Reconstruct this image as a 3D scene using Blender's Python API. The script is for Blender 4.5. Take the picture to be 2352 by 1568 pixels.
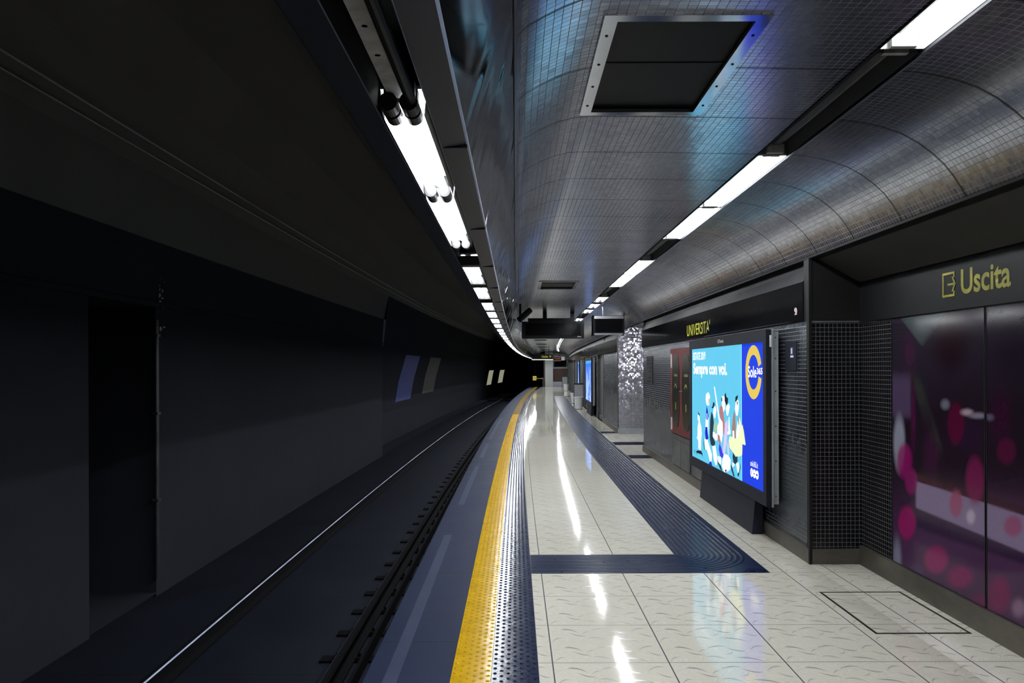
import bpy, math, random
import numpy as np
from mathutils import Vector, Matrix

random.seed(7)
for _o in list(bpy.data.objects):
    bpy.data.objects.remove(_o, do_unlink=True)
SC = bpy.context.scene
C = SC.collection
EYE = 1.53          # lens height above the platform, metres

# ------------------------------------------------------------------ camera
cam_data = bpy.data.cameras.new('camera')
cam_data.sensor_fit = 'HORIZONTAL'
cam_data.sensor_width = 36.0
cam_data.lens = 28.0
cam_data.shift_x = -8.0 / 2352.0
cam_data.shift_y = 60.0 / 2352.0
cam_data.clip_start = 0.02
cam_data.clip_end = 400
cam = bpy.data.objects.new('camera', cam_data)
C.objects.link(cam)
cam.matrix_world = Matrix.Translation((0, 0, EYE)) @ Matrix.Rotation(math.radians(90), 4, 'X') @ Matrix.Rotation(math.radians(CAM_ROLL := -0.2), 4, 'Z')
SC.camera = cam

# ------------------------------------------------------------------ world + exposure
wd = bpy.data.worlds.new('ambient_fill')
SC.world = wd
wd.use_nodes = True
_bg = wd.node_tree.nodes['Background']
_bg.inputs[0].default_value = (0.75, 0.85, 1.15, 1)
_bg.inputs[1].default_value = 0.011  # dim ambient light added to lift the blacks, entering by the open end
SC.view_settings.view_transform = 'Standard'
SC.view_settings.look = 'None'
SC.view_settings.exposure = 0.0
SC.view_settings.gamma = 1.0
SC.view_settings.use_curve_mapping = False
try:
    SC.cycles.use_denoising = True
    SC.cycles.sample_clamp_indirect = 4.0
    SC.cycles.max_bounces = 8
    SC.cycles.caustics_reflective = False
except Exception:
    pass
TUBE_POWER = 112.0       # brightness of a fluorescent tube
CORRIDOR_POWER = 130.0

# ------------------------------------------------------------------ the line of the track
def cx(s):
    return max(0.0, s - 6.3) ** 2 / 1682.0
def heading(s):
    return -math.atan(max(0.0, s - 6.3) / 841.0)
def P(u, s, z):
    return (u + cx(s), s, z)

# ------------------------------------------------------------------ materials
def srgb(r, g, b):
    def f(c):
        c /= 255.0
        return c / 12.92 if c <= 0.04045 else ((c + 0.055) / 1.055) ** 2.4
    return (f(r), f(g), f(b), 1)

class NT:
    """tiny wrapper to write node trees"""
    def __init__(s, name):
        s.m = bpy.data.materials.new(name); s.m.use_nodes = True
        s.t = s.m.node_tree; s.b = s.t.nodes['Principled BSDF']
    def n(s, typ, **kw):
        nd = s.t.nodes.new(typ)
        for k, v in kw.items(): setattr(nd, k, v)
        return nd
    def put(s, sock, v):
        if isinstance(v, bpy.types.NodeSocket): s.t.links.new(v, sock)
        elif isinstance(v, (tuple, list)):
            v = tuple(v)
            if len(sock.default_value) == 4 and len(v) == 3: v = v + (1,)
            sock.default_value = v[:len(sock.default_value)]
        else: sock.default_value = v
    def math(s, op, a, b=None, c=None, clamp=False):
        nd = s.n('ShaderNodeMath', operation=op, use_clamp=clamp)
        for i, v in enumerate((a, b, c)):
            if v is not None: s.put(nd.inputs[i], v)
        return nd.outputs[0]
    def vmath(s, op, a, b=None):
        nd = s.n('ShaderNodeVectorMath', operation=op)
        s.put(nd.inputs[0], a)
        if b is not None: s.put(nd.inputs[3 if op == 'SCALE' else 1], b)
        return nd.outputs[0]
    def mix(s, f, a, b):
        nd = s.n('ShaderNodeMix', data_type='RGBA')
        s.put(nd.inputs[0], f); s.put(nd.inputs[6], a); s.put(nd.inputs[7], b)
        return nd.outputs[2]
    def uv(s): return s.n('ShaderNodeUVMap', uv_map='UVMap').outputs[0]
    def obj(s): return s.n('ShaderNodeTexCoord').outputs['Object']
    def sep(s, v):
        nd = s.n('ShaderNodeSeparateXYZ'); s.put(nd.inputs[0], v); return nd.outputs
    def comb(s, x, y, z=0.0):
        nd = s.n('ShaderNodeCombineXYZ')
        for i, v in enumerate((x, y, z)): s.put(nd.inputs[i], v)
        return nd.outputs[0]
    def noise(s, vec, scale=5.0, detail=3.0, rough=0.5, dist=0.0):
        nd = s.n('ShaderNodeTexNoise')
        if vec is not None: s.put(nd.inputs['Vector'], vec)
        nd.inputs['Scale'].default_value = scale; nd.inputs['Detail'].default_value = detail
        nd.inputs['Roughness'].default_value = rough; nd.inputs['Distortion'].default_value = dist
        return nd.outputs['Fac']
    def ramp(s, f, lo, hi):
        nd = s.n('ShaderNodeMapRange'); nd.clamp = True
        s.put(nd.inputs[0], f); nd.inputs[1].default_value = lo; nd.inputs[2].default_value = hi
        return nd.outputs[0]
    def bump(s, h, strength=0.3, dist=0.01, normal=None):
        nd = s.n('ShaderNodeBump'); nd.inputs['Strength'].default_value = strength
        nd.inputs['Distance'].default_value = dist; s.put(nd.inputs['Height'], h)
        if normal is not None: s.put(nd.inputs['Normal'], normal)
        return nd.outputs[0]
    def set(s, **kw):
        names = dict(color='Base Color', rough='Roughness', metal='Metallic', normal='Normal', spec='Specular IOR Level',
                     ecol='Emission Color', estr='Emission Strength', coat='Coat Weight', alpha='Alpha')
        sp = kw.get('spec')
        if isinstance(sp, float) and sp < 0.25:      # matt, low-sheen surfaces
            kw['spec'] = 0.5; s.b.inputs['IOR'].default_value = 1.25 if sp >= 0.1 else 1.12
        for k, v in kw.items(): s.put(s.b.inputs[names[k]], v)
        return s.m

def plain(name, col, rough=0.5, metal=0.0, spec=0.5, var=0.12, scale=6.0, bump=0.0):
    """a procedural paint, plastic, metal or stone with slight wear"""
    t = NT(name); nz = t.noise(t.obj(), scale, 4.0, 0.6)
    k = t.ramp(nz, 0.3, 0.7)
    a = tuple(c * (1 - var) for c in col[:3]); b = tuple(c * (1 + var) for c in col[:3])
    kw = dict(color=t.mix(k, a, b), rough=t.math('MULTIPLY_ADD', nz, 0.16 * rough, rough * 0.92), metal=metal, spec=spec)
    if bump: kw['normal'] = t.bump(nz, bump, 0.01)
    return t.set(**kw)

def glow(name, col, strength=1.0):
    t = NT(name); nz = t.noise(t.obj(), 3.0, 1.0)
    st = t.math('MULTIPLY_ADD', nz, 0.08 * strength, strength * 0.96)
    return t.set(color=(0.01, 0.01, 0.01), ecol=col, estr=st, rough=0.9, spec=0.0)

def mosaic(name, tile, grout, metal, rough, jitter=0.05, pitch=0.0333, line=0.09, seam=None, stain=False, gvis=(0.3, 0.6), var=0.35, grough=0.6, gmetal=0.0):
    """small square tesserae laid on the UVs in metres, with light grout, each tile tilted a touch its own way"""
    t = NT(name); uv = t.uv(); sc = t.vmath('SCALE', uv, 1.0 / pitch)
    x, y, _ = t.sep(sc)
    fx = t.math('ABSOLUTE', t.math('SUBTRACT', t.math('FRACT', x), 0.5))
    fy = t.math('ABSOLUTE', t.math('SUBTRACT', t.math('FRACT', y), 0.5))
    g = t.math('GREATER_THAN', t.math('MAXIMUM', fx, fy), 0.5 - line / 2)
    wn = t.n('ShaderNodeTexWhiteNoise', noise_dimensions='3D'); t.put(wn.inputs['Vector'], t.vmath('FLOOR', sc))
    big = t.noise(uv, 1.3, 3.0, 0.55)
    vis = t.ramp(big, gvis[0], gvis[1])
    gk = t.math('MULTIPLY', g, t.math('MULTIPLY_ADD', vis, 0.75, 0.25))
    v = t.math('MULTIPLY_ADD', wn.outputs['Value'], var, 1 - var / 2)
    tc = t.vmath('SCALE', tile[:3], 1.0); t.put(tc.node.inputs[3], v)
    col = t.mix(gk, tc, grout)
    mt = t.math('MULTIPLY', t.math('SUBTRACT', 1.0, t.math('MULTIPLY', gk, 1.0 - gmetal)), metal)
    rg = t.math('MULTIPLY_ADD', gk, grough - rough, rough)
    if stain:
        zz = t.math('ADD', t.sep(uv)[0], 0.118)
        drip = t.noise(t.vmath('MULTIPLY', uv, (2.2, 8.0, 1.0)), 1.0, 5.0, 0.65)
        hgt = t.ramp(t.math('ADD', zz, t.math('MULTIPLY', drip, 0.9)), 1.42, 1.05)
        low = t.ramp(t.math('ADD', zz, t.math('MULTIPLY', drip, 0.5)), 0.45, 0.75)
        blot = t.ramp(t.noise(t.vmath('MULTIPLY', uv, (1.5, 1.1, 1.0)), 1.0, 4.0, 0.6), 0.36, 0.58)
        st = t.math('MULTIPLY', hgt, t.math('MULTIPLY', t.math('MULTIPLY_ADD', low, 0.7, 0.05), t.math('MULTIPLY_ADD', blot, 0.8, 0.2)))
        gk = t.math('MULTIPLY', gk, t.math('MULTIPLY_ADD', t.ramp(zz, 0.2, 1.1), 0.6, 0.4)); col = t.mix(gk, tc, grout)
        col = t.mix(st, col, (0.052, 0.058, 0.058)); mt = t.math('MULTIPLY', mt, t.math('SUBTRACT', 1.0, st))
        rg = t.math('MULTIPLY_ADD', st, 0.2, rg)
    if seam:
        off, per = seam
        d = t.math('ABSOLUTE', t.math('SUBTRACT', t.math('FRACT', t.math('DIVIDE', t.math('SUBTRACT', t.sep(uv)[1], off - per / 2), per)), 0.5))
        sm = t.math('LESS_THAN', d, 0.008 / per)
        col = t.mix(sm, col, (0.004, 0.004, 0.004)); mt = t.math('MULTIPLY', mt, t.math('SUBTRACT', 1.0, sm))
    geo = t.n('ShaderNodeNewGeometry')
    jit = t.vmath('MULTIPLY', t.vmath('SUBTRACT', wn.outputs['Color'], (0.5, 0.5, 0.5)), jitter if isinstance(jitter, tuple) else (jitter,) * 3)
    nrm = t.vmath('NORMALIZE', t.vmath('ADD', geo.outputs['Normal'], jit))
    return t.set(color=col, metal=mt, rough=rg, normal=t.bump(t.math('SUBTRACT', 1.0, g), 0.25, 0.002, nrm))

def floor_tile_mat():
    t = NT('polished swirled floor tile'); uv = t.uv()
    U, V, _ = t.sep(uv)
    a = t.math('DIVIDE', t.math('SUBTRACT', U, 0.087), 0.603)
    b = t.math('DIVIDE', t.math('SUBTRACT', V, 4.127), 0.3)
    da = t.math('ABSOLUTE', t.math('SUBTRACT', t.math('FRACT', t.math('ADD', a, 0.5)), 0.5))
    db = t.math('ABSOLUTE', t.math('SUBTRACT', t.math('FRACT', t.math('ADD', t.math('MULTIPLY', b, 0.5), 0.5)), 0.5))
    joint = t.math('MAXIMUM', t.math('LESS_THAN', da, 0.0058), t.math('LESS_THAN', db, 0.0042))
    loc = t.comb(t.math('FRACT', a), t.math('MULTIPLY', t.math('FRACT', b), 0.62), 0.0)
    big = t.noise(uv, 0.9, 3.0)
    # curled grey strokes, the same on every half tile
    fa, fb = t.math('FRACT', a), t.math('FRACT', b); s1 = None
    wv = t.math('MULTIPLY', t.math('SUBTRACT', t.noise(t.comb(t.math('MULTIPLY', fa, 6.0), t.math('MULTIPLY', fb, 3.0)), 1.0, 1.0), 0.5), 0.10)
    fbw = t.math('ADD', fb, wv)
    for (ux, vy, ln, am, sl, wd, dk) in ((.20, .74, .085, .13, -.10, .050, 1.0), (.27, .40, .075, -.05, -.09, .040, .9), (.50, .80, .10, .10, .07, .038, .8), (.66, .58, .085, -.10, -.10, .042, .9),
                                         (.86, .78, .08, .10, .12, .04, .7), (.44, .28, .09, .12, -.06, .035, .75), (.72, .20, .11, .07, -.10, .045, 1.0), (.07, .22, .055, .10, .12, .035, .7), (.91, .40, .06, -.08, -.13, .04, .8), (.35, .60, .05, .08, .10, .03, .6), (.58, .42, .05, -.08, .08, .03, .6)):
        dx = t.math('DIVIDE', t.math('SUBTRACT', fa, ux), ln * 1.1); dx2 = t.math('MULTIPLY', dx, dx)
        cy = t.math('MULTIPLY_ADD', dx2, -am, t.math('MULTIPLY_ADD', dx, sl, vy))
        dy = t.math('DIVIDE', t.math('SUBTRACT', fbw, cy), wd * 0.8)
        m_ = t.math('MULTIPLY', t.math('MAXIMUM', t.math('SUBTRACT', 1.0, dx2), 0.0), t.math('MAXIMUM', t.math('SUBTRACT', 1.0, t.math('MULTIPLY', dy, dy)), 0.0))
        m_ = t.math('MULTIPLY', m_, dk)
        s1 = m_ if s1 is None else t.math('MAXIMUM', s1, m_)
    # fine rippled contour lines
    w2 = t.noise(t.vmath('MULTIPLY', loc, (2.6, 3.2, 1.0)), 1.0, 0.5, 0.5, 1.8)
    s2 = t.math('SUBTRACT', 1.0, t.ramp(t.math('ABSOLUTE', t.math('SUBTRACT', t.math('FRACT', t.math('MULTIPLY', w2, 22.0)), 0.5)), 0.05, 0.4))
    marks = t.math('MAXIMUM', t.math('MULTIPLY', s1, 0.85), t.math('MULTIPLY', s2, 0.17))
    # worn dirt along the wall side
    edge = t.math('MULTIPLY', t.ramp(t.math('ADD', U, t.math('MULTIPLY', t.noise(uv, 5.0, 4.0), 0.45)), 2.15, 2.62), 0.55)
    base = t.mix(big, (0.60, 0.57, 0.48), (0.67, 0.64, 0.55))
    c = t.mix(marks, base, (0.13, 0.135, 0.165))
    c = t.mix(edge, c, (0.17, 0.155, 0.12))
    c = t.mix(joint, c, (0.012, 0.012, 0.02))
    wob = t.noise(uv, 9.0, 2.0)
    rg = t.math('MULTIPLY_ADD', marks, 0.15, t.math('MULTIPLY_ADD', edge, 0.5, 0.045))
    return t.set(color=c, rough=t.math('MAXIMUM', rg, t.math('MULTIPLY', joint, 0.7)), spec=0.55,
                 normal=t.bump(t.math('ADD', wob, t.math('MULTIPLY', marks, -0.04)), 0.02, 0.01))

def wavy_metal():
    t = NT('warped black mirror cladding'); uv = t.uv()
    n1 = t.noise(t.vmath('MULTIPLY', uv, (2.2, 1.1, 1.0)), 1.0, 2.0, 0.5, 0.8)
    d = t.math('ABSOLUTE', t.math('SUBTRACT', t.math('FRACT', t.math('DIVIDE', t.math('SUBTRACT', t.sep(uv)[1], 3.42), 1.33)), 0.5))
    j = t.math('GREATER_THAN', d, 0.4975)
    return t.set(color=t.mix(j, (0.018, 0.022, 0.034), (0.002, 0.002, 0.002)), metal=1.0, rough=0.07, normal=t.bump(n1, 0.28, 0.10))

def grille_mat():
    t = NT('perforated black grille'); uv = t.vmath('SCALE', t.uv(), 90.0)
    x, y, _ = t.sep(uv)
    q = t.math('ADD', t.math('POWER', t.math('SUBTRACT', t.math('FRACT', x), 0.5), 2.0), t.math('POWER', t.math('SUBTRACT', t.math('FRACT', y), 0.5), 2.0))
    h = t.math('LESS_THAN', q, 0.09)
    return t.set(color=t.mix(h, (0.006, 0.006, 0.007), (0.002, 0.002, 0.002)), rough=0.6, spec=0.1)

def water_screen():
    t = NT('blue water picture'); o = t.obj()
    x, y, z = t.sep(o)
    f = t.noise(t.comb(0.0, t.math('MULTIPLY', y, 3.0), t.math('MULTIPLY', z, 0.55)), 1.6, 4.0, 0.6)
    w = t.math('MULTIPLY', t.ramp(f, 0.5, 0.57), t.ramp(z, 1.6, 1.25))
    spl = t.math('MULTIPLY', t.ramp(t.noise(o, 11.0, 4.0), 0.55, 0.68), t.ramp(z, 0.95, 0.6))
    k = t.math('MAXIMUM', w, spl)
    c = t.mix(t.ramp(z, 0.4, 1.7), (0.02, 0.10, 0.80), (0.01, 0.16, 0.85))
    c = t.mix(t.ramp(z, 1.62, 1.74), c, (0.05, 0.45, 1.0))
    c = t.mix(k, c, (0.65, 0.95, 1.05))
    return t.set(color=(0.01, 0.01, 0.02), ecol=c, estr=1.15, rough=0.2)

def concrete(name, a, b, rough=0.8, scale=1.2, bump=0.2, joints=None, spec=0.5):
    t = NT(name); uv = t.uv(); n1 = t.noise(uv, scale, 6.0, 0.62); n2 = t.noise(uv, scale * 9, 4.0)
    k = t.math('ADD', t.math('MULTIPLY', t.ramp(n1, 0.3, 0.7), 0.7), t.math('MULTIPLY', n2, 0.3))
    c = t.mix(k, a, b)
    if joints:
        off, per = joints
        d = t.math('ABSOLUTE', t.math('SUBTRACT', t.math('FRACT', t.math('DIVIDE', t.math('SUBTRACT', t.sep(uv)[1], off - per / 2), per)), 0.5))
        c = t.mix(t.math('LESS_THAN', d, 0.004 / per), c, tuple(v * 0.3 for v in a))
    return t.set(color=c, rough=t.math('MULTIPLY_ADD', n1, 0.2, rough - 0.1), spec=spec, normal=t.bump(n2, bump, 0.004))

def steel_dirty(name, a, b, rough=0.3, metal=0.7, spec=0.5):
    t = NT(name); o = t.obj(); n1 = t.noise(t.vmath('MULTIPLY', o, (1.0, 1.2, 3.0)), 1.4, 5.0, 0.65)
    return t.set(color=t.mix(t.ramp(n1, 0.35, 0.65), a, b), metal=metal, spec=spec, rough=t.math('MULTIPLY_ADD', n1, 0.35, rough - 0.12), normal=t.bump(n1, 0.25, 0.02))

M = {}
M['floor'] = floor_tile_mat()
M['ceil'] = mosaic('metallic ceiling mosaic', (0.53, 0.55, 0.62), (0.12, 0.125, 0.18), 1.0, 0.22, 0.018, 0.0345, 0.085, seam=(4.03, 0.665), gvis=(0.2, 0.55))
M['wallmos'] = mosaic('dark mirror wall mosaic', (0.038, 0.043, 0.052), (0.20, 0.22, 0.27), 1.0, 0.25, 0.008, 0.0333, 0.085, stain=True, gvis=(0.1, 0.35))
M['pillmos'] = mosaic('dark pillar mosaic', (0.035, 0.034, 0.034), (0.10, 0.10, 0.12), 0.9, 0.2, 0.02, 0.0333, 0.085, gvis=(0.15, 0.45))
M['litmos'] = mosaic('silver pillar mosaic', (0.14, 0.14, 0.20), (0.62, 0.61, 0.68), 0.95, 0.15, (0.01, 0.0, 0.6), 0.0333, 0.42, gvis=(0.0, 0.1), grough=0.28, gmetal=0.9)
M['wavy'] = wavy_metal()
M['grille'] = grille_mat()
M['water'] = water_screen()
M['slab'] = concrete('worn blue grey edge slab', (0.006, 0.010, 0.028), (0.014, 0.020, 0.046), 0.6, 1.6, 0.1, joints=(4.45, 1.5), spec=0.04)
M['slabline'] = concrete('faded painted edge stripe', (0.020, 0.026, 0.052), (0.036, 0.044, 0.078), 0.6, 2.0, 0.1, spec=0.04)
M['trackbed'] = concrete('track slab concrete', (0.007, 0.008, 0.013), (0.013, 0.015, 0.024), 0.7, 0.9, 0.3, joints=(4.6, 2.3), spec=0.08)
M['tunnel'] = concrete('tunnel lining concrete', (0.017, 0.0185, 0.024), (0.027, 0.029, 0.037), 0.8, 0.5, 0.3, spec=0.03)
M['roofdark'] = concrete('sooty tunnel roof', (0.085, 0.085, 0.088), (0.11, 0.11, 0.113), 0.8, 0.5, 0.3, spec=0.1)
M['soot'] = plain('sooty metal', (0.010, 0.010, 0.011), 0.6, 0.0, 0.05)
M['soffit'] = plain('grey soffit board', (0.045, 0.045, 0.044), 0.6, 0.0, 0.1)
M['housing'] = plain('dark blue grey painted metal', (0.028, 0.033, 0.05), 0.5, 0.0, 0.2)
M['edge'] = plain('bright metal edge', (0.42, 0.47, 0.62), 0.3, 0.9)
M['steel'] = plain('brushed steel', (0.42, 0.43, 0.46), 0.32, 0.9)
M['darksteel'] = plain('dull dark steel', (0.10, 0.10, 0.105), 0.4, 0.8)
M['mirrorframe'] = plain('polished frame steel', (0.42, 0.44, 0.50), 0.12, 1.0)
M['batten'] = plain('galvanised batten', (0.34, 0.35, 0.36), 0.5, 0.4, var=0.3, scale=18)
M['reflector'] = plain('aged white reflector', (0.42, 0.42, 0.41), 0.5)
M['white'] = plain('white enamel', (0.80, 0.80, 0.80), 0.35, 0.0)
M['black'] = plain('black plastic', (0.006, 0.006, 0.007), 0.5, spec=0.2)
M['blackgloss'] = plain('gloss black panel', (0.005, 0.005, 0.006), 0.10, 0.0, spec=0.05, bump=0.3, scale=2.0)
M['fascia'] = steel_dirty('dark fascia metal', (0.008, 0.008, 0.009), (0.014, 0.013, 0.012), 0.6)
M['skirt'] = steel_dirty('tarnished skirting metal', (0.07, 0.062, 0.052), (0.15, 0.135, 0.11), 0.45)
M['panel'] = steel_dirty('stained grey wall panel', (0.035, 0.037, 0.044), (0.17, 0.17, 0.16), 0.4)
M['rubber'] = plain('navy rubber paving', (0.007, 0.012, 0.034), 0.17, 0.0, 0.05, 0.15, 9.0, bump=0.15)
M['rubberpath'] = plain('navy ribbed rubber', (0.007, 0.012, 0.034), 0.28, 0.0, 0.05, 0.15)
M['yellow'] = plain('yellow rubber paving', (0.46, 0.27, 0.004), 0.15, 0.0, 0.09, 0.12, 9.0, bump=0.15)
M['rail'] = plain('rolled rail steel', (0.005, 0.005, 0.006), 0.85, 0.0, 0.05)
M['sleeper'] = plain('tarred sleeper block', (0.003, 0.003, 0.004), 0.9, 0.0, 0.05)
M['tube'] = glow('lit fluorescent tube', (0.93, 0.97, 1.0, 1), TUBE_POWER)
M['tubeoff'] = plain('dead tube glass', (0.010, 0.010, 0.011), 0.4, 0.0, 0.05)
M['corr'] = glow('lit ceiling lamp', (0.95, 0.95, 1.0, 1), CORRIDOR_POWER)
M['frame'] = plain('anthracite screen frame', (0.009, 0.011, 0.018), 0.6, 0.0, 0.12)
M['casing'] = plain('grey screen casing', (0.26, 0.28, 0.29), 0.5, 0.1)
M['red'] = plain('oxblood painted board', (0.10, 0.014, 0.014), 0.45, 0.0, 0.15)
M['darkglass'] = plain('dark window print', (0.010, 0.009, 0.004), 0.3, 0.0, 0.15, var=0.5, scale=9)
M['pink'] = plain('pale pink sticker', (0.55, 0.42, 0.45), 0.5)
M['olive'] = plain('faded yellow print', (0.20, 0.19, 0.04), 0.5)
M['sign'] = plain('yellow lettering', (0.62, 0.60, 0.03), 0.4)
M['signdim'] = plain('darker yellow lettering', (0.27, 0.245, 0.015), 0.45, var=0.3, scale=14)  # darker tone of the sign yellow, slightly mottled
M['bin'] = plain('white moulded plastic', (0.62, 0.62, 0.62), 0.4)
M['column'] = concrete('pale smooth concrete', (0.36, 0.38, 0.37), (0.48, 0.50, 0.48), 0.6, 0.8, 0.1)
M['doorred'] = plain('dark brown door', (0.045, 0.018, 0.012), 0.4)
M['blueprint'] = plain('blue tunnel poster', (0.05, 0.065, 0.25), 0.6, var=0.2, scale=3)
M['brownprint'] = plain('brown tunnel poster', (0.06, 0.055, 0.05), 0.6, var=0.3, scale=3)
M['cream'] = glow('cream glow on lining', (0.9, 0.9, 0.62), 0.30)  # emissive sheet imitating light on the tunnel lining, no lamp there
M['strip'] = steel_dirty('sooty sloping strip', (0.005, 0.006, 0.009), (0.013, 0.012, 0.012), 0.6, 0.0, 0.1)
ADV = dict(sky=(0.13, 0.62, 0.90), w=(1.15, 1.15, 1.12), k=(0.004, 0.012, 0.02), b=(0.0, 0.02, 0.62), o=(0.30, 0.25, 0.12), d=(0.012, 0.035, 0.06),
           g=(0.38, 0.60, 0.42), l=(0.72, 0.62, 0.95), p=(0.50, 0.20, 0.22), v=(0.06, 0.04, 0.80), c=(0.92, 1.0, 0.60), r=(0.38, 0.22, 0.18),
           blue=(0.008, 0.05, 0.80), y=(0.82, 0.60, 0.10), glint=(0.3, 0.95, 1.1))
for k_, v_ in ADV.items(): M['ad_' + k_] = glow('screen colour ' + k_, v_, 1.0)
M['ledred'] = glow('red display digits', (0.5, 0.06, 0.02, 1), 0.9)
M['signstrip'] = glow('lit sign edge', (0.9, 0.9, 0.85, 1), 1.2)

# ------------------------------------------------------------------ mesh building
class B:
    """collects faces; verts are given in straight coordinates and turned into the place by fn"""
    def __init__(s): s.v = []; s.f = []; s.mi = []; s.uvs = []; s.sm = []
    def face(s, pts, mi=0, uv=None, smooth=False):
        i = len(s.v); s.v += [tuple(p) for p in pts]; s.f.append(tuple(range(i, i + len(pts)))); s.mi.append(mi); s.sm.append(smooth)
        if uv is None:
            n = Vector((0, 0, 0))
            for a in range(1, len(pts) - 1):
                n += (Vector(pts[a]) - Vector(pts[0])).cross(Vector(pts[a + 1]) - Vector(pts[0]))
            n = [abs(c) for c in n]
            ax = n.index(max(n))
            uv = [((p[1], p[2]), (p[0], p[2]), (p[0], p[1]))[ax] for p in pts]
        s.uvs += list(uv)
    def box(s, x0, x1, y0, y1, z0, z1, mi=0, skip=''):
        p = [(x, y, z) for x in (x0, x1) for y in (y0, y1) for z in (z0, z1)]
        for nm, q in (('l', (0, 1, 3, 2)), ('r', (4, 6, 7, 5)), ('f', (0, 4, 5, 1)), ('b', (2, 3, 7, 6)), ('d', (0, 2, 6, 4)), ('u', (1, 5, 7, 3))):
            if nm not in skip: s.face([p[i] for i in q], mi)
        return s
    def lbox(s, x0, x1, ss, z0, z1, mi=0):
        """long box following the platform: ss list of stations"""
        s.sweep([(x0, z0), (x0, z1), (x1, z1), (x1, z0), (x0, z0)], ss, mi)
        for y in (ss[0], ss[-1]):
            q = [(x0, y, z0), (x1, y, z0), (x1, y, z1), (x0, y, z1)]
            s.face(q if y == ss[0] else q[::-1], mi)
        return s
    def sweep(s, prof, ss, mi=0, skip=None, smooth=False, v0=0.0):
        d = [v0]
        for a, b in zip(prof, prof[1:]): d.append(d[-1] + math.hypot(b[0] - a[0], b[1] - a[1]))
        for j in range(len(ss) - 1):
            for i in range(len(prof) - 1):
                if skip and skip(i, ss[j], ss[j + 1]): continue
                (xa, za), (xb, zb) = prof[i], prof[i + 1]
                m_ = mi[i] if isinstance(mi, (list, tuple)) else mi
                s.face([(xa, ss[j], za), (xb, ss[j], zb), (xb, ss[j + 1], zb), (xa, ss[j + 1], za)], m_,
                       [(d[i], ss[j]), (d[i + 1], ss[j]), (d[i + 1], ss[j + 1]), (d[i], ss[j + 1])], smooth)
        return s
    def cyl(s, c, r, h, axis='z', n=16, r2=None, mi=0, caps=True, smooth=True):
        r2 = r if r2 is None else r2
        ex, ey, ez = {'z': ((1, 0, 0), (0, 1, 0), (0, 0, 1)), 'y': ((0, 0, 1), (1, 0, 0), (0, 1, 0)), 'x': ((0, 1, 0), (0, 0, 1), (1, 0, 0))}[axis]
        ex, ey, ez, c = Vector(ex), Vector(ey), Vector(ez), Vector(c)
        lo = [c + (ex * math.cos(t) + ey * math.sin(t)) * r for t in [2 * math.pi * i / n for i in range(n)]]
        hi = [c + ez * h + (ex * math.cos(t) + ey * math.sin(t)) * r2 for t in [2 * math.pi * i / n for i in range(n)]]
        for i in range(n):
            j = (i + 1) % n
            s.face([lo[i], lo[j], hi[j], hi[i]], mi, None, smooth)
        if caps:
            s.face(lo[::-1], mi); s.face(hi, mi)
        return s
    def poly(s, pts, d, mi=0):
        """prism-less flat polygon already in order"""
        s.face(pts, mi); return s
    def build(s, name, mats, parent=None, curve=False, merge=False, props=None):
        me = bpy.data.meshes.new(name)
        v = [P(*p) for p in s.v] if curve else s.v
        me.from_pydata(v, [], s.f)
        if not isinstance(mats, (list, tuple)): mats = [mats]
        for m_ in mats: me.materials.append(M[m_] if isinstance(m_, str) else m_)
        me.polygons.foreach_set('material_index', s.mi)
        me.polygons.foreach_set('use_smooth', s.sm)
        ul = me.uv_layers.new(name='UVMap')
        ul.data.foreach_set('uv', np.array(s.uvs, dtype=np.float32).ravel())
        if merge:
            import bmesh
            bm = bmesh.new(); bm.from_mesh(me); bmesh.ops.remove_doubles(bm, verts=bm.verts, dist=1e-5); bm.to_mesh(me); bm.free()
        me.update()
        o = bpy.data.objects.new(name, me); C.objects.link(o)
        if parent is not None: o.parent = parent
        for k, v_ in (props or {}).items(): o[k] = v_
        return o

def struct(b, name, mats, curve=True, **kw):
    return b.build(name, mats, curve=curve, props={'kind': 'structure'}, **kw)
def tag(o, label, cat, group=None, kind=None):
    o['label'] = label; o['category'] = cat
    if group: o['group'] = group
    if kind: o['kind'] = kind
    return o
def thing(name, label, cat, u=0.0, s=0.0, z=0.0, group=None, rot=0.0, turn=True):
    o = bpy.data.objects.new(name, None); C.objects.link(o)
    o.empty_display_size = 0.1
    o.location = P(u, s, z); o.rotation_euler = (0, 0, rot + (heading(s) if turn else 0.0))
    return tag(o, label, cat, group)
def place(o, u, s, z):
    o.location = P(u, s, z); o.rotation_euler = (0, 0, heading(s))
def dup(root, u, s, z, label=None, group=None):
    r = root.copy(); C.objects.link(r); place(r, u, s, z)
    if label: r['label'] = label
    if group: r['group'] = group
    for ch in list(root.children):
        c = ch.copy(); C.objects.link(c); c.parent = r
        for g in list(ch.children):
            d = g.copy(); C.objects.link(d); d.parent = c
    return r
def rng(a, b, step):
    n = max(1, int(round((b - a) / step)))
    return [a + (b - a) * i / n for i in range(n + 1)]
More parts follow.
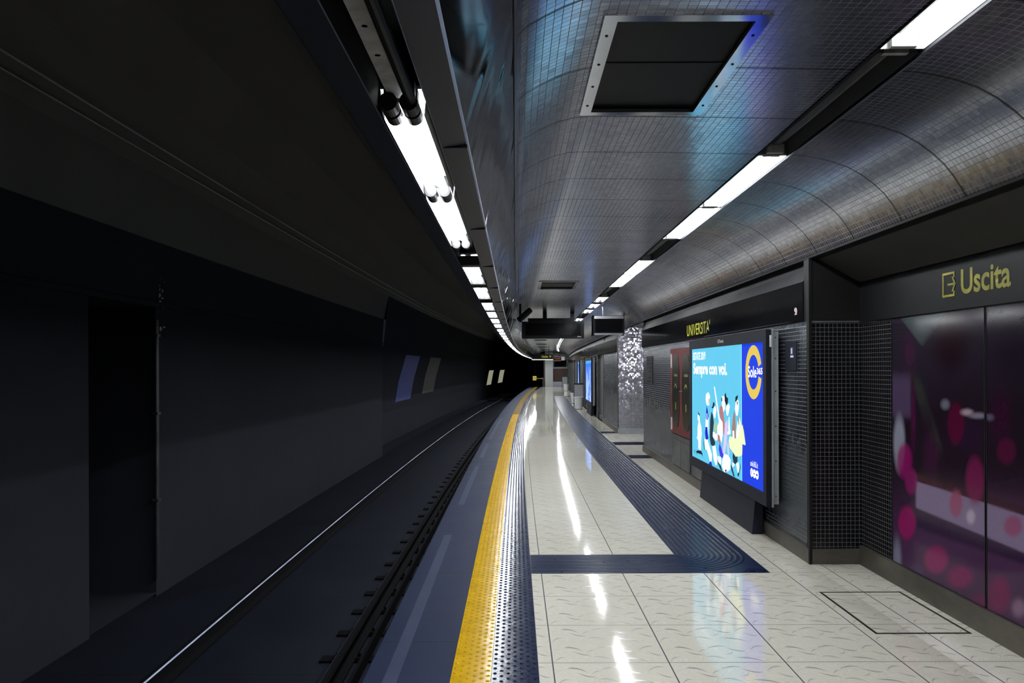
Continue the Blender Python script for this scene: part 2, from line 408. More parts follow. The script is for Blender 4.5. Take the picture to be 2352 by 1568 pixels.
def text(name, body, mat, parent, origin, ex, ez, width, height, bold=0.0, depth=0.002, shear=0.0, label=None):
    """flat raised lettering; ex = reading direction, ez = up, fitted to width x height, lower left corner at origin"""
    cu = bpy.data.curves.new(name, 'FONT'); cu.body = body; cu.size = 1.0; cu.offset = bold; cu.shear = shear; cu.resolution_u = 4
    to = bpy.data.objects.new(name, cu); C.objects.link(to)
    bpy.context.view_layer.update()
    me = bpy.data.meshes.new_from_object(to.evaluated_get(bpy.context.evaluated_depsgraph_get()))
    bpy.data.objects.remove(to, do_unlink=True)
    co = np.empty(len(me.vertices) * 3, dtype=np.float32); me.vertices.foreach_get('co', co); co = co.reshape(-1, 3)
    mn, mx = co.min(0), co.max(0)
    ex, ez = Vector(ex), Vector(ez); en = ex.cross(ez)
    for v in me.vertices:
        a = (v.co.x - mn[0]) / (mx[0] - mn[0]) * width; b = (v.co.y - mn[1]) / (mx[1] - mn[1]) * height
        v.co = Vector(origin) + ex * a + ez * b + en * depth
    me.name = name
    for m_ in list(me.materials): me.materials.pop()
    me.materials.append(M[mat])
    o = bpy.data.objects.new(name, me); C.objects.link(o)
    if parent is not None: o.parent = parent
    if label: o['label'] = label
    return o
# ================================================================== SETTING
S0, S1 = -5.0, 63.6
LONG = rng(S0, S1, 1.2)

# platform floor (tiles)
b = B(); b.sweep([(0.10, 0.0), (2.27, 0.0)], LONG)
b.sweep([(2.27, 0.0), (2.72, 0.0)], rng(S0, 6.2, 1.2))
b.sweep([(2.27, 0.0), (5.0, 0.0)], rng(14.4, 18.4, 1.0))
struct(b, 'floor', 'floor')

# edge slab, its nosing and the face under it
b = B(); b.sweep([(-0.70, -1.18), (-0.70, -0.16), (-0.76, -0.14), (-0.76, -0.008), (-0.752, 0.0), (-0.325, 0.0), (-0.325, -0.03), (0.12, -0.03)], LONG, [0, 0, 0, 0, 0, 0, 0])
b.face([(-0.70, S1, -1.15), (-0.76, S1, 0.0), (2.3, S1, 0.0), (2.3, S1, -1.15)], 0)
struct(b, 'trim_1', 'slab')
b = B()
for y0, y1 in ((2.2, 5.15), (5.15, 7.3), (8.9, 12.4), (13.5, 16.0), (17.0, 24.0)):
    b.sweep([(-0.655, 0.0012), (-0.585, 0.0012)], rng(y0, y1, 0.7))
struct(b, 'trim_2', 'slabline')

# track bed and tunnel shell
b = B(); b.sweep([(-4.25, -1.12), (-0.68, -1.12)], rng(S0, 110, 1.5))
struct(b, 'floor', 'trackbed')
WL = -4.2
prof = [(WL, -1.13), (WL, 2.25), (WL + 0.03, 2.25), (WL + 0.03, 2.31), (WL, 2.31), (-4.15, 3.0), (-4.0, 3.7), (-3.6, 4.25), (-3.0, 4.6), (-2.2, 4.75), (-1.2, 4.6), (-0.42, 4.3)]
b = B()
def niche(i, a, c): return i == 0 and a >= 7.82 and c <= 9.29
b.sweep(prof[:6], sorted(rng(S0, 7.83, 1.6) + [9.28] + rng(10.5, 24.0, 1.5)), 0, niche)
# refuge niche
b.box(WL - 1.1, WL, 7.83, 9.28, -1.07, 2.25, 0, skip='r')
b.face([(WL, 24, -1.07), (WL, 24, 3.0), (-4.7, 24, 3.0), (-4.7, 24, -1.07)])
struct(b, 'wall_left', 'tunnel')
b = B()   # further on the lining bulges: it is set back at the foot
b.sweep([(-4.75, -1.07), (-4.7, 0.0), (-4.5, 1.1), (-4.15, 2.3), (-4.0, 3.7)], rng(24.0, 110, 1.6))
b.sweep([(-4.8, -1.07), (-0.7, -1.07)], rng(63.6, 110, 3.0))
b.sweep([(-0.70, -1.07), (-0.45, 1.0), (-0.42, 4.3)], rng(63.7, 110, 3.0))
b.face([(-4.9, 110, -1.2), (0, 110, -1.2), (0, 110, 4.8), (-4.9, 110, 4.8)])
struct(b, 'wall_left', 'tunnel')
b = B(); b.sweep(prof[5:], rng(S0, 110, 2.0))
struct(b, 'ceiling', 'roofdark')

# wall between tunnel roof and lamp housing, the housing itself
b = B(); b.sweep([(-0.42, 4.3), (-0.42, 2.30)], LONG)
struct(b, 'trim_3', 'roofdark')
HS = rng(S0, S1, 0.665)
b = B()
b.sweep([(-0.44, 2.60), (-0.44, 2.205), (-0.434, 2.200), (-0.332, 2.150)], HS, 0)
b.sweep([(-0.332, 2.150), (-0.329, 2.150)], HS, 1)
b.sweep([(-0.329, 2.150), (-0.322, 2.30), (-0.208, 2.30), (-0.208, 2.152)], HS, 2)
b.sweep([(-0.208, 2.152), (-0.2055, 2.152)], HS, 1)
b.sweep([(-0.2055, 2.152), (-0.136, 2.160)], HS, 0)
b.sweep([(-0.136, 2.160), (-0.131, 2.163), (-0.131, 2.175)], HS, 1)
struct(b, 'trim_4', ['housing', 'edge', 'soot'])
b = B()  # joints of the cover strips
for i in range(40):
    y = 0.92 + 1.33 * i
    b.box(-0.201, -0.134, y - 0.002, y + 0.002, 2.1505, 2.16)
struct(b, 'trim_4', 'black')

# warped mirror cladding from housing up to the ceiling edge
b = B(); b.sweep([(-0.131, 2.172), (-0.085, 2.32), (-0.035, 2.48), (0.0, 2.61)], LONG, 0, None, True)
struct(b, 'wall_left', 'wavy')

# mosaic ceiling
VS = [(2.89, 3.93), (11.72, 12.78), (20.6, 21.7), (29.5, 30.5), (36.0, 37.0), (42.4, 43.4), (48.9, 49.9), (55.3, 56.3)]
VX = (0.37, 0.885)
CP = [(0.0, 2.60), (0.012, 2.655), (0.05, 2.69), (0.108, 2.722), (0.17, 2.752), (0.229, 2.775), (0.30, 2.793), (0.37, 2.80), (0.885, 2.795), (1.437, 2.783),
      (1.626, 2.778), (1.70, 2.772), (1.767, 2.762), (1.86, 2.741), (1.956, 2.708), (2.04, 2.662), (2.116, 2.605), (2.175, 2.55), (2.222, 2.49), (2.26, 2.43), (2.285, 2.385)]
cs = set(round(v, 4) for v in rng(S0, S1, 1.2))
for a_, c_ in VS: cs = {v for v in cs if not (a_ - 0.1 < v < c_ + 0.1)} | {a_, c_}
cs = sorted(cs)
def hole(i, a, c):
    if i == 9: return True
    return i == 7 and any(a >= p_ - 1e-4 and c <= q_ + 1e-4 for p_, q_ in VS)
b = B(); b.sweep(CP, cs, 0, hole, True)
struct(b, 'ceiling', 'ceil', merge=True)
b = B(); b.sweep([(0.0, 2.60), (-0.004, 2.60), (-0.004, 2.95), (2.6, 2.95)], LONG); struct(b, 'ceiling', 'soot')
# lamp channel in the ceiling
b = B()
b.sweep([(1.430, 2.779), (1.440, 2.779)], LONG, 0)
b.sweep([(1.440, 2.779), (1.440, 2.87), (1.623, 2.87), (1.623, 2.772)], LONG, 1)
b.sweep([(1.623, 2.772), (1.631, 2.772)], LONG, 2)
struct(b, 'trim_5', ['soot', 'soot', 'edge'])
# dark angle under the vault edge
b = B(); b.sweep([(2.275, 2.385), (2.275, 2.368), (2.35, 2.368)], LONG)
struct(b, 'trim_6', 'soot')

# ---- right wall, near bay (s < 6.18) ----
SN = 6.18
b = B(); b.sweep([(2.35, 2.368), (2.35, 2.36), (2.68, 2.175)], rng(S0, SN, 1.2), 0)
b.sweep([(2.68, 2.175), (2.665, 2.175), (2.665, 1.872), (2.68, 1.872)], rng(S0, SN, 1.2), 1)
struct(b, 'wall_right', ['soffit', 'black'], curve=False)
b = B(); b.face([(2.68, 5.68, 0.15), (2.68, SN, 0.15), (2.68, SN, 1.872), (2.68, 5.68, 1.872)])
b.face([(2.29, SN, 0.12), (2.68, SN, 0.12), (2.68, SN, 1.872), (2.29, SN, 1.872)])
struct(b, 'wall_right', 'pillmos', curve=False)
b = B(); b.box(2.275, 2.70, SN - 0.012, SN + 0.1, 1.885, 2.365); struct(b, 'wall_right', 'fascia', curve=False)
b = B(); b.box(2.30, 2.68, SN - 0.006, SN, 1.872, 1.885); b.box(2.672, 2.68, 5.68, SN, 1.872, 1.885)
struct(b, 'trim_7', 'steel', curve=False)
b = B(); b.sweep([(2.69, 0.0), (2.69, 2.5)], rng(S0, 5.68, 1.5)); struct(b, 'wall_right', 'black', curve=False)
b = B(); b.box(2.655, 2.69, S0, SN - 0.02, 0.0, 0.148); b.box(2.272, 2.70, SN - 0.018, SN, 0.0, 0.118)
struct(b, 'baseboard_right', 'skirt', curve=False)
b = B(); b.box(2.270, 2.292, SN - 0.02, SN + 0.03, 0.0, 2.366); struct(b, 'trim_8', 'fascia', curve=False)

# ---- right wall, bay with the screen (6.18 .. 14.5) ----
def bay(a, c, nm='wall_right'):
    ss = rng(a, c, 1.0)
    b = B(); b.sweep([(2.29, 0.118), (2.29, 1.90)], ss)
    b.face([(2.29, c, 0.0), (2.9, c, 0.0), (2.9, c, 2.37), (2.29, c, 2.37)]); b.face([(2.29, a + 0.001, 0.0), (2.9, a + 0.001, 0.0), (2.9, a + 0.001, 2.37), (2.29, a + 0.001, 2.37)])
    struct(b, nm, 'wallmos')
    b = B(); b.lbox(2.268, 2.30, ss, 0.0, 0.118); struct(b, 'baseboard_right', 'skirt')
bay(SN, 14.5); bay(18.3, 22.0)
def fascia(a, c, cap=True):
    ss = rng(a, c, 0.6)
    b = B(); b.sweep([(2.29, 1.885), (2.268, 1.885), (2.262, 1.90), (2.268, 2.20)], ss, 0)
    b.sweep([(2.268, 2.20), (2.33, 2.30)], ss, 1); b.sweep([(2.33, 2.30), (2.33, 2.37)], ss, 1)
    b.face([(2.29, c, 1.885), (2.268, c, 1.885), (2.268, c, 2.20), (2.33, c, 2.30), (2.33, c, 2.37), (2.5, c, 2.37), (2.5, c, 1.885)], 0)
    if cap: b.face([(2.29, a, 1.885), (2.268, a, 1.885), (2.268, a, 2.20), (2.33, a, 2.30), (2.33, a, 2.37), (2.5, a, 2.37), (2.5, a, 1.885)][::-1], 0)
    struct(b, 'trim_9', ['blackgloss', 'strip'])
fascia(SN + 0.1, 14.5); fascia(18.32, S1, False)
# stone panels low on the wall under the red board and beside the screen
b = B()
for a, c in ((8.2, 9.32), (9.34, 10.36), (10.42, 11.02), (11.04, 11.68)):
    b.box(2.272, 2.29, a, c, 0.135, 0.50)
b.box(2.268, 2.29, 8.2, 11.7, 0.505, 0.57)
struct(b, 'trim_10', 'panel')

# ---- corridor opening (14.5 .. 18.3) ----
b = B(); b.face([(2.27, 18.3, 0.12), (5.0, 18.3, 0.12), (5.0, 18.3, 2.44), (2.27, 18.3, 2.44)])
struct(b, 'wall_back', 'litmos')
b = B(); b.face([(5.0, 14.5, 0.0), (5.0, 18.3, 0.0), (5.0, 18.3, 2.5), (5.0, 14.5, 2.5)]); b.face([(2.9, 14.5, 0), (5.0, 14.5, 0), (5.0, 14.5, 2.5), (2.9, 14.5, 2.5)])
struct(b, 'wall_right', 'wallmos')
b = B(); b.face([(2.3, 14.5, 2.44), (5.0, 14.5, 2.44), (5.0, 18.3, 2.44), (2.3, 18.3, 2.44)]); struct(b, 'ceiling', 'panel')
b = B(); b.box(2.262, 5.0, 18.265, 18.30, 0.0, 0.12); struct(b, 'baseboard_back', 'casing')
b = B(); b.box(2.255, 2.275, 18.28, 18.33, 0.0, 2.37); struct(b, 'trim_8', 'darksteel')

# ---- right wall, far part ----
ss = rng(22.0, S1, 1.2)
b = B(); b.sweep([(2.36, 0.0), (2.36, 1.90)], ss); struct(b, 'wall_right', 'panel')
b = B(); b.lbox(2.33, 2.37, ss, 0.0, 0.12); struct(b, 'baseboard_right', 'skirt')
for y in (22.0, 24.0, 28.6, 30.6, 37.0, 41.0, 45.5, 50.0, 55.0, 60.0):
    b = B(); b.lbox(2.28, 2.37, rng(y, y + 0.35, 0.35), 0.0, 1.89); struct(b, 'trim_11', 'darksteel')

# ---- end of the platform ----
b = B(); b.box(0.43, 1.05, 63.0, 63.6, 0.0, 2.8); struct(b, 'wall_back', 'column')
b = B(); b.box(0.32, 0.43, 63.1, 63.6, 0.0, 2.6); struct(b, 'wall_back', 'doorred')
b = B(); b.box(1.05, 2.4, 63.5, 63.6, 0.0, 2.9); struct(b, 'wall_back', 'panel')
b = B(); b.box(1.05, 2.2, 63.42, 63.5, 0.42, 1.45); struct(b, 'door_1', 'doorred')
b = B(); b.box(1.05, 2.2, 63.36, 63.5, 1.46, 1.53); struct(b, 'trim_12', 'steel')
b = B(); b.box(1.05, 2.1, 63.30, 63.5, 0.0, 0.40); struct(b, 'trim_12', 'steel')
b = B(); b.box(1.15, 2.1, 63.44, 63.5, 1.60, 2.15); struct(b, 'window_1', 'blackgloss')

# ================================================================== FLOOR FITTINGS
def dome_field(b, u0, n, pitch, s0, s1, ds, z, r=0.0115, h=0.005):
    k = 6
    for c in range(n):
        u = u0 + c * pitch; s = s0 + (ds / 2 if c % 2 else 0)
        while s < s1:
            lo = [(u + r * math.cos(t), s + r * math.sin(t), z) for t in [2 * math.pi * i / k for i in range(k)]]
            hi = [(u + r * .55 * math.cos(t), s + r * .55 * math.sin(t), z + h * .85) for t in [2 * math.pi * i / k for i in range(k)]]
            top = (u, s, z + h)
            for i in range(k):
                j = (i + 1) % k
                b.face([lo[i], lo[j], hi[j], hi[i]], 0, None, True); b.face([hi[i], hi[j], top], 0, None, True)
            s += ds
SS = rng(0.5, S1 - 0.4, 0.8)
def rib_sweep(b, a, c, ss, z, n, h=0.004):
    w = (c - a) / n
    prof = []
    for i in range(n):
        x = a + i * w
        prof += [(x + w * .2, z), (x + w * .35, z + h), (x + w * .65, z + h), (x + w * .8, z)]
    b.sweep(prof, ss)
b = B(); b.lbox(-0.325, -0.127, SS, -0.03, 0.004); dome_field(b, -0.308, 6, 0.0335, 1.5, 26.0, 0.067, 0.004)
rib_sweep(b, -0.322, -0.13, rng(26.0, S1 - 0.6, 0.8), 0.004, 5)
tag(b.build('tactile_warning_strip', 'yellow', curve=True, merge=True), 'long yellow studded rubber strip along the platform edge', 'tactile paving')
b = B(); b.lbox(-0.125, 0.112, SS, -0.03, 0.003); dome_field(b, -0.108, 7, 0.0335, 1.5, 26.0, 0.067, 0.003)
rib_sweep(b, -0.12, 0.10, rng(26.0, S1 - 0.6, 0.8), 0.003, 6)
tag(b.build('tactile_warning_strip', 'rubber', curve=True, merge=True), 'navy studded rubber strip between the yellow strip and the cream tiles', 'tactile paving')

# grooved guiding path with its rounded corner
def ribbed_path():
    b = B(); cu_, cs_, W = 1.29, 6.50, 0.585; z0 = 0.003
    b.box(0.112, cu_ + W + 0.01, cs_ - W, cs_, -0.02, z0); b.lbox(cu_, cu_ + W + 0.01, rng(cs_, 42.6, 0.8), -0.02, z0)
    for i in range(12):
        r0 = 0.025 + i * 0.0455; ins = [0.0, 0.006, 0.021, 0.027]; hs = [0, .0045, .0045, 0]
        path = [(0.118, lambda r: (0.118, cs_ - r))]
        rows = []
        def ring(fx):
            rows.append([fx(r0 + q) + (z0 + hh * .65,) for q, hh in zip(ins, hs)])
        ring(lambda r: (0.116, cs_ - r)); ring(lambda r: (cu_, cs_ - r))
        for a in range(1, 10):
            t = math.radians(9 * a * 90 / 90.0 * (10 / 9.0))
            if t >= math.pi / 2: break
            ring(lambda r, t=t: (cu_ + r * math.sin(t), cs_ - r * math.cos(t)))
        ring(lambda r: (cu_ + r, cs_))
        for y in rng(cs_, 42.5, 1.0)[1:]: ring(lambda r, y=y: (cu_ + r, y))
        for A, D in zip(rows, rows[1:]):
            for q in range(3): b.face([A[q], D[q], D[q + 1], A[q + 1]])
    for k in range(26):
        x = cu_ + W - 0.005 - random.random() * 0.17; y = cs_ - W + 0.012 + random.random() * 0.1
        b.box(x - .008, x + .008, y - .003, y + .003, z0, z0 + .003)
    return b
tag(ribbed_path().build('tactile_guiding_path', 'rubberpath', curve=True), 'navy ribbed guiding path turning a rounded corner on the cream floor', 'tactile paving')
for (a, c, e, lab) in ((13.38, 13.86, 2.268, 'short navy ribbed strip from guiding path to the wall before the corridor'), (15.7, 16.3, 3.6, 'navy ribbed strip leading from the guiding path into the corridor'),
                  (18.5, 18.95, 2.255, 'narrow navy strip from guiding path to the foot of the silver mosaic pillar'), (41.9, 42.5, 2.32, 'farthest navy strip crossing to the wall where the guiding path ends')):
    b = B(); b.lbox(1.9, e, [a, c], -0.02, 0.003)
    for i in range(9):
        y = a + 0.02 + i * (c - a - 0.03) / 9; b.box(1.905, e - 0.005, y, y + 0.022, 0.003, 0.007)
    tag(b.build('tactile_cross_strip', 'rubberpath', curve=True), lab, 'tactile paving')

# access hatch in the floor
t = thing('floor_hatch', 'tiled floor hatch outlined by a thick dark gap near the pink poster wall', 'hatch', 2.33, 4.98, 0.0)
def ring(b, x0, x1, y0, y1, w, z0, z1):
    b.box(x0, x1, y0, y0 + w, z0, z1); b.box(x0, x1, y1 - w, y1, z0, z1); b.box(x0, x0 + w, y0 + w, y1 - w, z0, z1); b.box(x1 - w, x1, y0 + w, y1 - w, z0, z1)
b = B(); ring(b, -0.275, 0.275, -0.425, 0.425, 0.011, -0.01, 0.0022); b.build('frame', 'black', t)
b = B(); ring(b, -0.264, 0.264, -0.414, 0.414, 0.004, -0.01, 0.0026); b.build('rim', 'skirt', t)

# ================================================================== TRACK
def rail(u, lab, ss):
    x = u
    pr = [(-.07, 0), (-.07, .012), (-.012, .03), (-.009, .11), (-.035, .122), (-.035, .146), (-.024, .155), (.024, .155), (.035, .146), (.035, .122), (.009, .11), (.012, .03), (.07, .012), (.07, 0)]
    b = B(); b.sweep([(x + p_, -1.10 + q_) for p_, q_ in pr], ss, [0] * 5 + [1, 0, 1 if u < -2 else 0] + [0] * 5)  # chamfers in brighter metal: the rail's glint is put into the colour
    o = b.build('rail', ['rail', 'edge'], curve=True); return tag(o, lab, 'rail')
rail(-1.526, 'rail nearest the platform edge', rng(S0, 100, 1.2))
rail(-2.97, 'thin gleaming far rail beyond the dark slab, beside the tunnel wall', rng(S0, 100, 1.2))
b = B(); b.lbox(-1.36, -1.33, rng(S0, 100, 1.4), -1.099, -0.99); b.lbox(-1.38, -1.36, rng(S0, 100, 1.4), -1.099, -1.085)
tag(b.build('guard_rail', 'rail', curve=True), 'low dark guard rail on the platform side of the near rail', 'rail')
b = B()
b.box(-0.25, 0.42, -0.07, 0.07, -0.02, 0.006); slp = b.build('sleeper_block', 'sleeper')
for sg in (-1, 1):
    b = B(); b.box(min(sg * .072, sg * .125), max(sg * .072, sg * .125), -0.05, 0.05, 0.006, 0.022); b.cyl((sg * .1, 0, 0.022), 0.014, 0.03, n=6); b.build('fastening', 'rail', slp)
tag(slp, 'black sleeper block under the near rail', 'sleeper', 'black sleeper blocks in a row under the near rail')
place(slp, -1.526, 7.23 - 0.7 * 5, -1.106)
for i in range(-4, 60): dup(slp, -1.526, 7.23 + 0.7 * i, -1.106)

# conduits high on the tunnel wall
for z_, r_, lab in ((3.79, 0.009, 'upper of the two thin conduits running along the tunnel vault'), (3.76, 0.008, 'lower of the two thin conduits running along the tunnel vault')):
    b = B(); n = 6; ss = rng(S0, 90, 2.0); u_ = -3.63 if z_ > 3.77 else -3.80
    b.sweep([(u_ + r_ * math.cos(2 * math.pi * i / n), z_ + r_ * math.sin(2 * math.pi * i / n)) for i in range(n + 1)], ss, 0, None, True)
    tag(b.build('conduit', 'casing', curve=True), lab, 'conduit')
# vertical pipe at the niche edge
b = B(); b.cyl((WL + 0.04, 9.22, -0.9), 0.025, 3.0, n=10)
for z in (0.0, 1.0, 1.9): b.box(WL, WL + 0.07, 9.18, 9.26, z, z + 0.03)
tag(b.build('downpipe', 'darksteel', curve=True), 'thin upright pipe beside the dark niche in the tunnel wall', 'pipe')
# flaking paint on the niche corner
b = B()
rf = random.Random(3)
for i in range(14):
    y = 9.34 + rf.random() * 0.16; z = 1.95 + rf.random() * 0.65; h = 0.015 + rf.random() * 0.05
    b.face([(WL + 0.006, y, z), (WL + 0.03, y + .012, z + h * .4), (WL + 0.012, y + .02, z + h), (WL + 0.005, y - .01, z + h * .8)])
tag(b.build('peeling_paint', 'white', curve=True), 'curled pale paint flakes on the tunnel wall above the niche edge', 'paint flake', kind='stuff')
# posters on the far tunnel lining, and glowing sheets painting in patches of light
def lining(z):
    pr = [(-4.75, -1.07), (-4.7, 0.0), (-4.5, 1.1), (-4.15, 2.3), (-4.0, 3.7)]
    for (a, za), (c, zc) in zip(pr, pr[1:]):
        if z <= zc: return a + (c - a) * (z - za) / (zc - za)
def lining_board(name, mat, a, c, z0, z1, lab, cat, group=None):
    b = B(); zs = rng(z0, z1, 0.25); f = 0.02
    pr = [(lining(z) + f, z) for z in zs]; b.sweep(pr, rng(a, c, 0.7))
    b.sweep([(x - f * .9, z) for x, z in pr][::-1], rng(a, c, 0.7))
    for y in (a, c):
        for (x0, q0), (x1, q1) in zip(pr, pr[1:]): b.face([(x0, y, q0), (x1, y, q1), (x1 - f, y, q1), (x0 - f, y, q0)])
    return tag(b.build(name, mat, curve=True), lab, cat, group)
lining_board('wall_poster', 'blueprint', 28.6, 32.0, 0.30, 2.0, 'faded blue poster on the curved tunnel wall across the tracks', 'poster')
lining_board('wall_poster', 'brownprint', 35.0, 38.6, 0.40, 2.0, 'dim brown poster on the tunnel wall, beyond the blue one', 'poster')
lining_board('light_patch', 'cream', 67.5, 71.0, 0.05, 1.3, 'nearer of two narrow pale upright patches of light deep in the tunnel', 'board')
lining_board('light_patch', 'cream', 77.0, 81.0, 0.05, 1.3, 'farther of two narrow pale upright patches of light deep in the tunnel', 'board')

# ================================================================== LIGHTS
def left_fixture(L, lit, parent_label, far=False):
    t = thing('fluorescent_light', parent_label, 'light')
    h = L / 2
    b = B()
    if lit:
        b.box(-0.056, 0.056, -h, h, 0.066, 0.074)
        for sx in (-1, 1): b.face([(sx * .056, -h, .066), (sx * .056, h, .066), (sx * .05, h, .002), (sx * .05, -h, .002)])
        b.build('reflector', 'reflector', t)
    b = B(); b.box(-0.03, 0.006, -h, h, 0.034, 0.06)
    if not lit:
        for y in (-.3, -.12, .1, .22, .36):
            if abs(y) < h: b.cyl((-0.012, y, 0.0335), 0.006, 0.0, n=10, mi=1)
    b.build('batten', ['white' if lit else 'batten', 'black'], t)
    for x in ((-0.026, 0.022) if lit else (0.028,)):
        b = B(); b.cyl((x, -h + .03, 0.016), 0.013, L - 0.06, 'y', 12, caps=False); b.build('tube', 'tube' if lit else 'tubeoff', t)
    if far:
        for y in (-h - .05, h - .06):
            b = B(); b.box(-0.055, 0.055, y, y + .11, -0.004, 0.05); b.build('lamp_holder', 'black', t)
    for y in (() if far else (-h, h - .03)):
        for x in (-0.026, 0.022):
            b = B(); b.cyl((x, y - .008 if y < 0 else y - .014, 0.012), 0.0215, 0.052, 'y', 20); b.box(x - .012, x + .012, y, y + .03, .014, .066); b.build('lamp_holder', 'black', t)
    return t
ZL, UL = 2.136, -0.268
GL = 'lit fluorescent fittings in the left hand row over the platform edge'
# first the dead one, then the two big near ones
dead = left_fixture(1.24, False, 'dead fitting with bare galvanised batten at the near end of the left row'); place(dead, UL, 1.27, ZL)
nearA = left_fixture(0.90, True, 'shorter lit twin tube fitting nearest the camera in the left row'); place(nearA, UL, 2.37, ZL)
nearB = left_fixture(1.18, True, 'long lit twin tube fitting second in the left row, before the first dark gap'); place(nearB, UL, 3.43, ZL)
y = 4.66 + 0.6; k = 0; Lbl = 'lit fluorescent fitting in the curving left row, somewhere past its first dark gap'
protoL = left_fixture(1.08, True, Lbl, True); protoL['group'] = GL; place(protoL, UL, y, ZL)
y += 1.24
while y < 62.4:
    k += 1
    if k % 4 == 2: y += 0.18
    if k in (33, 38): y += 1.2; continue
    dup(protoL, UL, y, ZL, Lbl, GL); y += 1.235
for y in (-0.2, -2.7, -3.95):
    dup(protoL, UL, y, ZL, 'lit fluorescent fitting of the left row behind the camera', 'left row fittings behind the camera')

def right_fixture(lit, lab, h=0.755):
    t = thing('fluorescent_light', lab, 'light')
    b = B()
    b.sweep([(-0.088, 0.0), (-0.06, 0.07), (0.0, 0.082), (0.06, 0.07), (0.088, 0.0)], [-h, h])
    for y in (-h, h): b.face([(-0.088, y, 0), (-0.06, y, .07), (0, y, .082), (.06, y, .07), (.088, y, 0)])
    b.build('reflector', 'reflector' if lit else 'darksteel', t)
    b = B(); b.box(-0.022, 0.022, -h, h, 0.045, 0.08); b.build('batten', 'white' if lit else 'darksteel', t)
    for x in ((0.0,) if lit else ()):
        b = B(); b.cyl((x, -h + .03, 0.022), 0.019, 2 * h - .06, 'y', 12, caps=False); b.build('tube', 'tube', t)
    for y in (-h, h - .028):
        b = B(); b.box(-0.05, 0.05, y, y + .028, 0.0, 0.05)
        if h < .7: b.box(-0.085, 0.085, y - .06, y + .09, -0.004, 0.05)
        b.build('lamp_holder', 'black' if h < .7 else 'batten', t)
    return t
UR, ZR = 1.531, 2.785
GR = 'lit fluorescent fittings in the right hand ceiling channel'
offs = {1: 'unlit dark fitting in the ceiling channel next to the big lit one', 4: 'second unlit dark fitting along the right ceiling channel', 7: 'third unlit fitting along the right ceiling channel', 11: 'unlit fitting just above the hanging displays in the ceiling channel'}
names = {0: 'big lit fitting at the top right corner, nearest in the ceiling channel', 2: 'lit fitting just past the first unlit stretch of the ceiling channel', 3: 'lit fitting just before the second unlit stretch of the ceiling channel',
         5: 'lit fitting just past the second unlit stretch of the ceiling channel', 6: 'lit fitting just before the third unlit stretch of the ceiling channel'}
pl = po = None
for k in range(-4, 39):
    y = 1.62 + 1.55 * k + 0.775
    if y > 62: break
    if k in offs:
        if po is None: po = right_fixture(False, offs[k]); place(po, UR, y, ZR)
        else: dup(po, UR, y, ZR, offs[k])
    else:
        lab = names.get(k, 'lit fitting in the far run of the ceiling channel, past the third unlit one' if k > 0 else 'lit fitting of the ceiling channel behind the camera')
        g = None if k in names else (GR if k > 0 else 'ceiling channel fittings behind the camera')
        if k == 8:
            pl = right_fixture(True, lab, 0.64); place(pl, UR, y, ZR); pl['group'] = g
        elif pl is None:
            pl = right_fixture(True, lab); place(pl, UR, y, ZR)
            if g: pl['group'] = g
        else:
            o = dup(pl, UR, y, ZR, lab, g)
            if g is None and 'group' in o: del o['group']
# lamp inside the corridor opening
t = thing('ceiling_lamp', 'small bright lamp on the corridor ceiling in front of the silver mosaic pillar', 'light', 2.88, 16.6, 2.36)
b = B(); b.box(-0.10, 0.10, -0.22, 0.22, 0.03, 0.08); b.build('housing', 'white', t)
b = B(); b.box(-0.07, 0.07, -0.19, 0.19, 0.0, 0.03); b.build('diffuser', 'corr', t)

# ================================================================== CEILING VENTS
vl = ['large square perforated ceiling vent nearest the camera', 'second ceiling vent, above the hanging black display', 'third ceiling vent, hidden behind the hanging displays', 'fourth ceiling vent beyond the hanging displays',
      'fifth ceiling vent, first of the dark slots under the black display', 'sixth ceiling vent, second of the dark slots below the black display', 'seventh ceiling vent, third small dark slot from the black display', 'farthest ceiling vent before the hanging exit sign']
for i, (a, c) in enumerate(VS):
    um, sm = (VX[0] + VX[1]) / 2, (a + c) / 2; hx, hy = (VX[1] - VX[0]) / 2, (c - a) / 2
    t = thing('ceiling_vent', vl[i], 'vent', um, sm, 2.7975, 'square vents along the ceiling')
    b = B(); w = 0.045
    b.box(-hx - w, -hx + .006, -hy - w, hy + w, -0.012, 0.004); b.box(hx - .006, hx + w, -hy - w, hy + w, -0.012, 0.004)
    b.box(-hx + .006, hx - .006, -hy - w, -hy + .006, -0.012, 0.004); b.box(-hx + .006, hx - .006, hy - .006, hy + w, -0.012, 0.004)
    b.build('frame', 'mirrorframe', t)
    b = B(); b.box(-hx, hx, -hy, hy, 0.0, 0.14, 0, skip='d'); b.build('duct', 'black', t)
    b = B(); b.face([(-hx, -hy, .018), (hx, -hy, .018), (hx, hy, .018), (-hx, hy, .018)])
    for q in (0.45,): b.box(-hx, hx, -hy + 2 * hy * q, -hy + 2 * hy * q + .004, .014, .018)
    b.build('grille', 'grille', t)
    if i < 2:
        for sx in (-1, 1):
            for q in (-.75, -.2, .3, .8):
                b = B(); b.cyl((sx * (hx + .02), q * hy, -0.0145), 0.006, 0.004, n=8); b.build('screw', 'black', t)
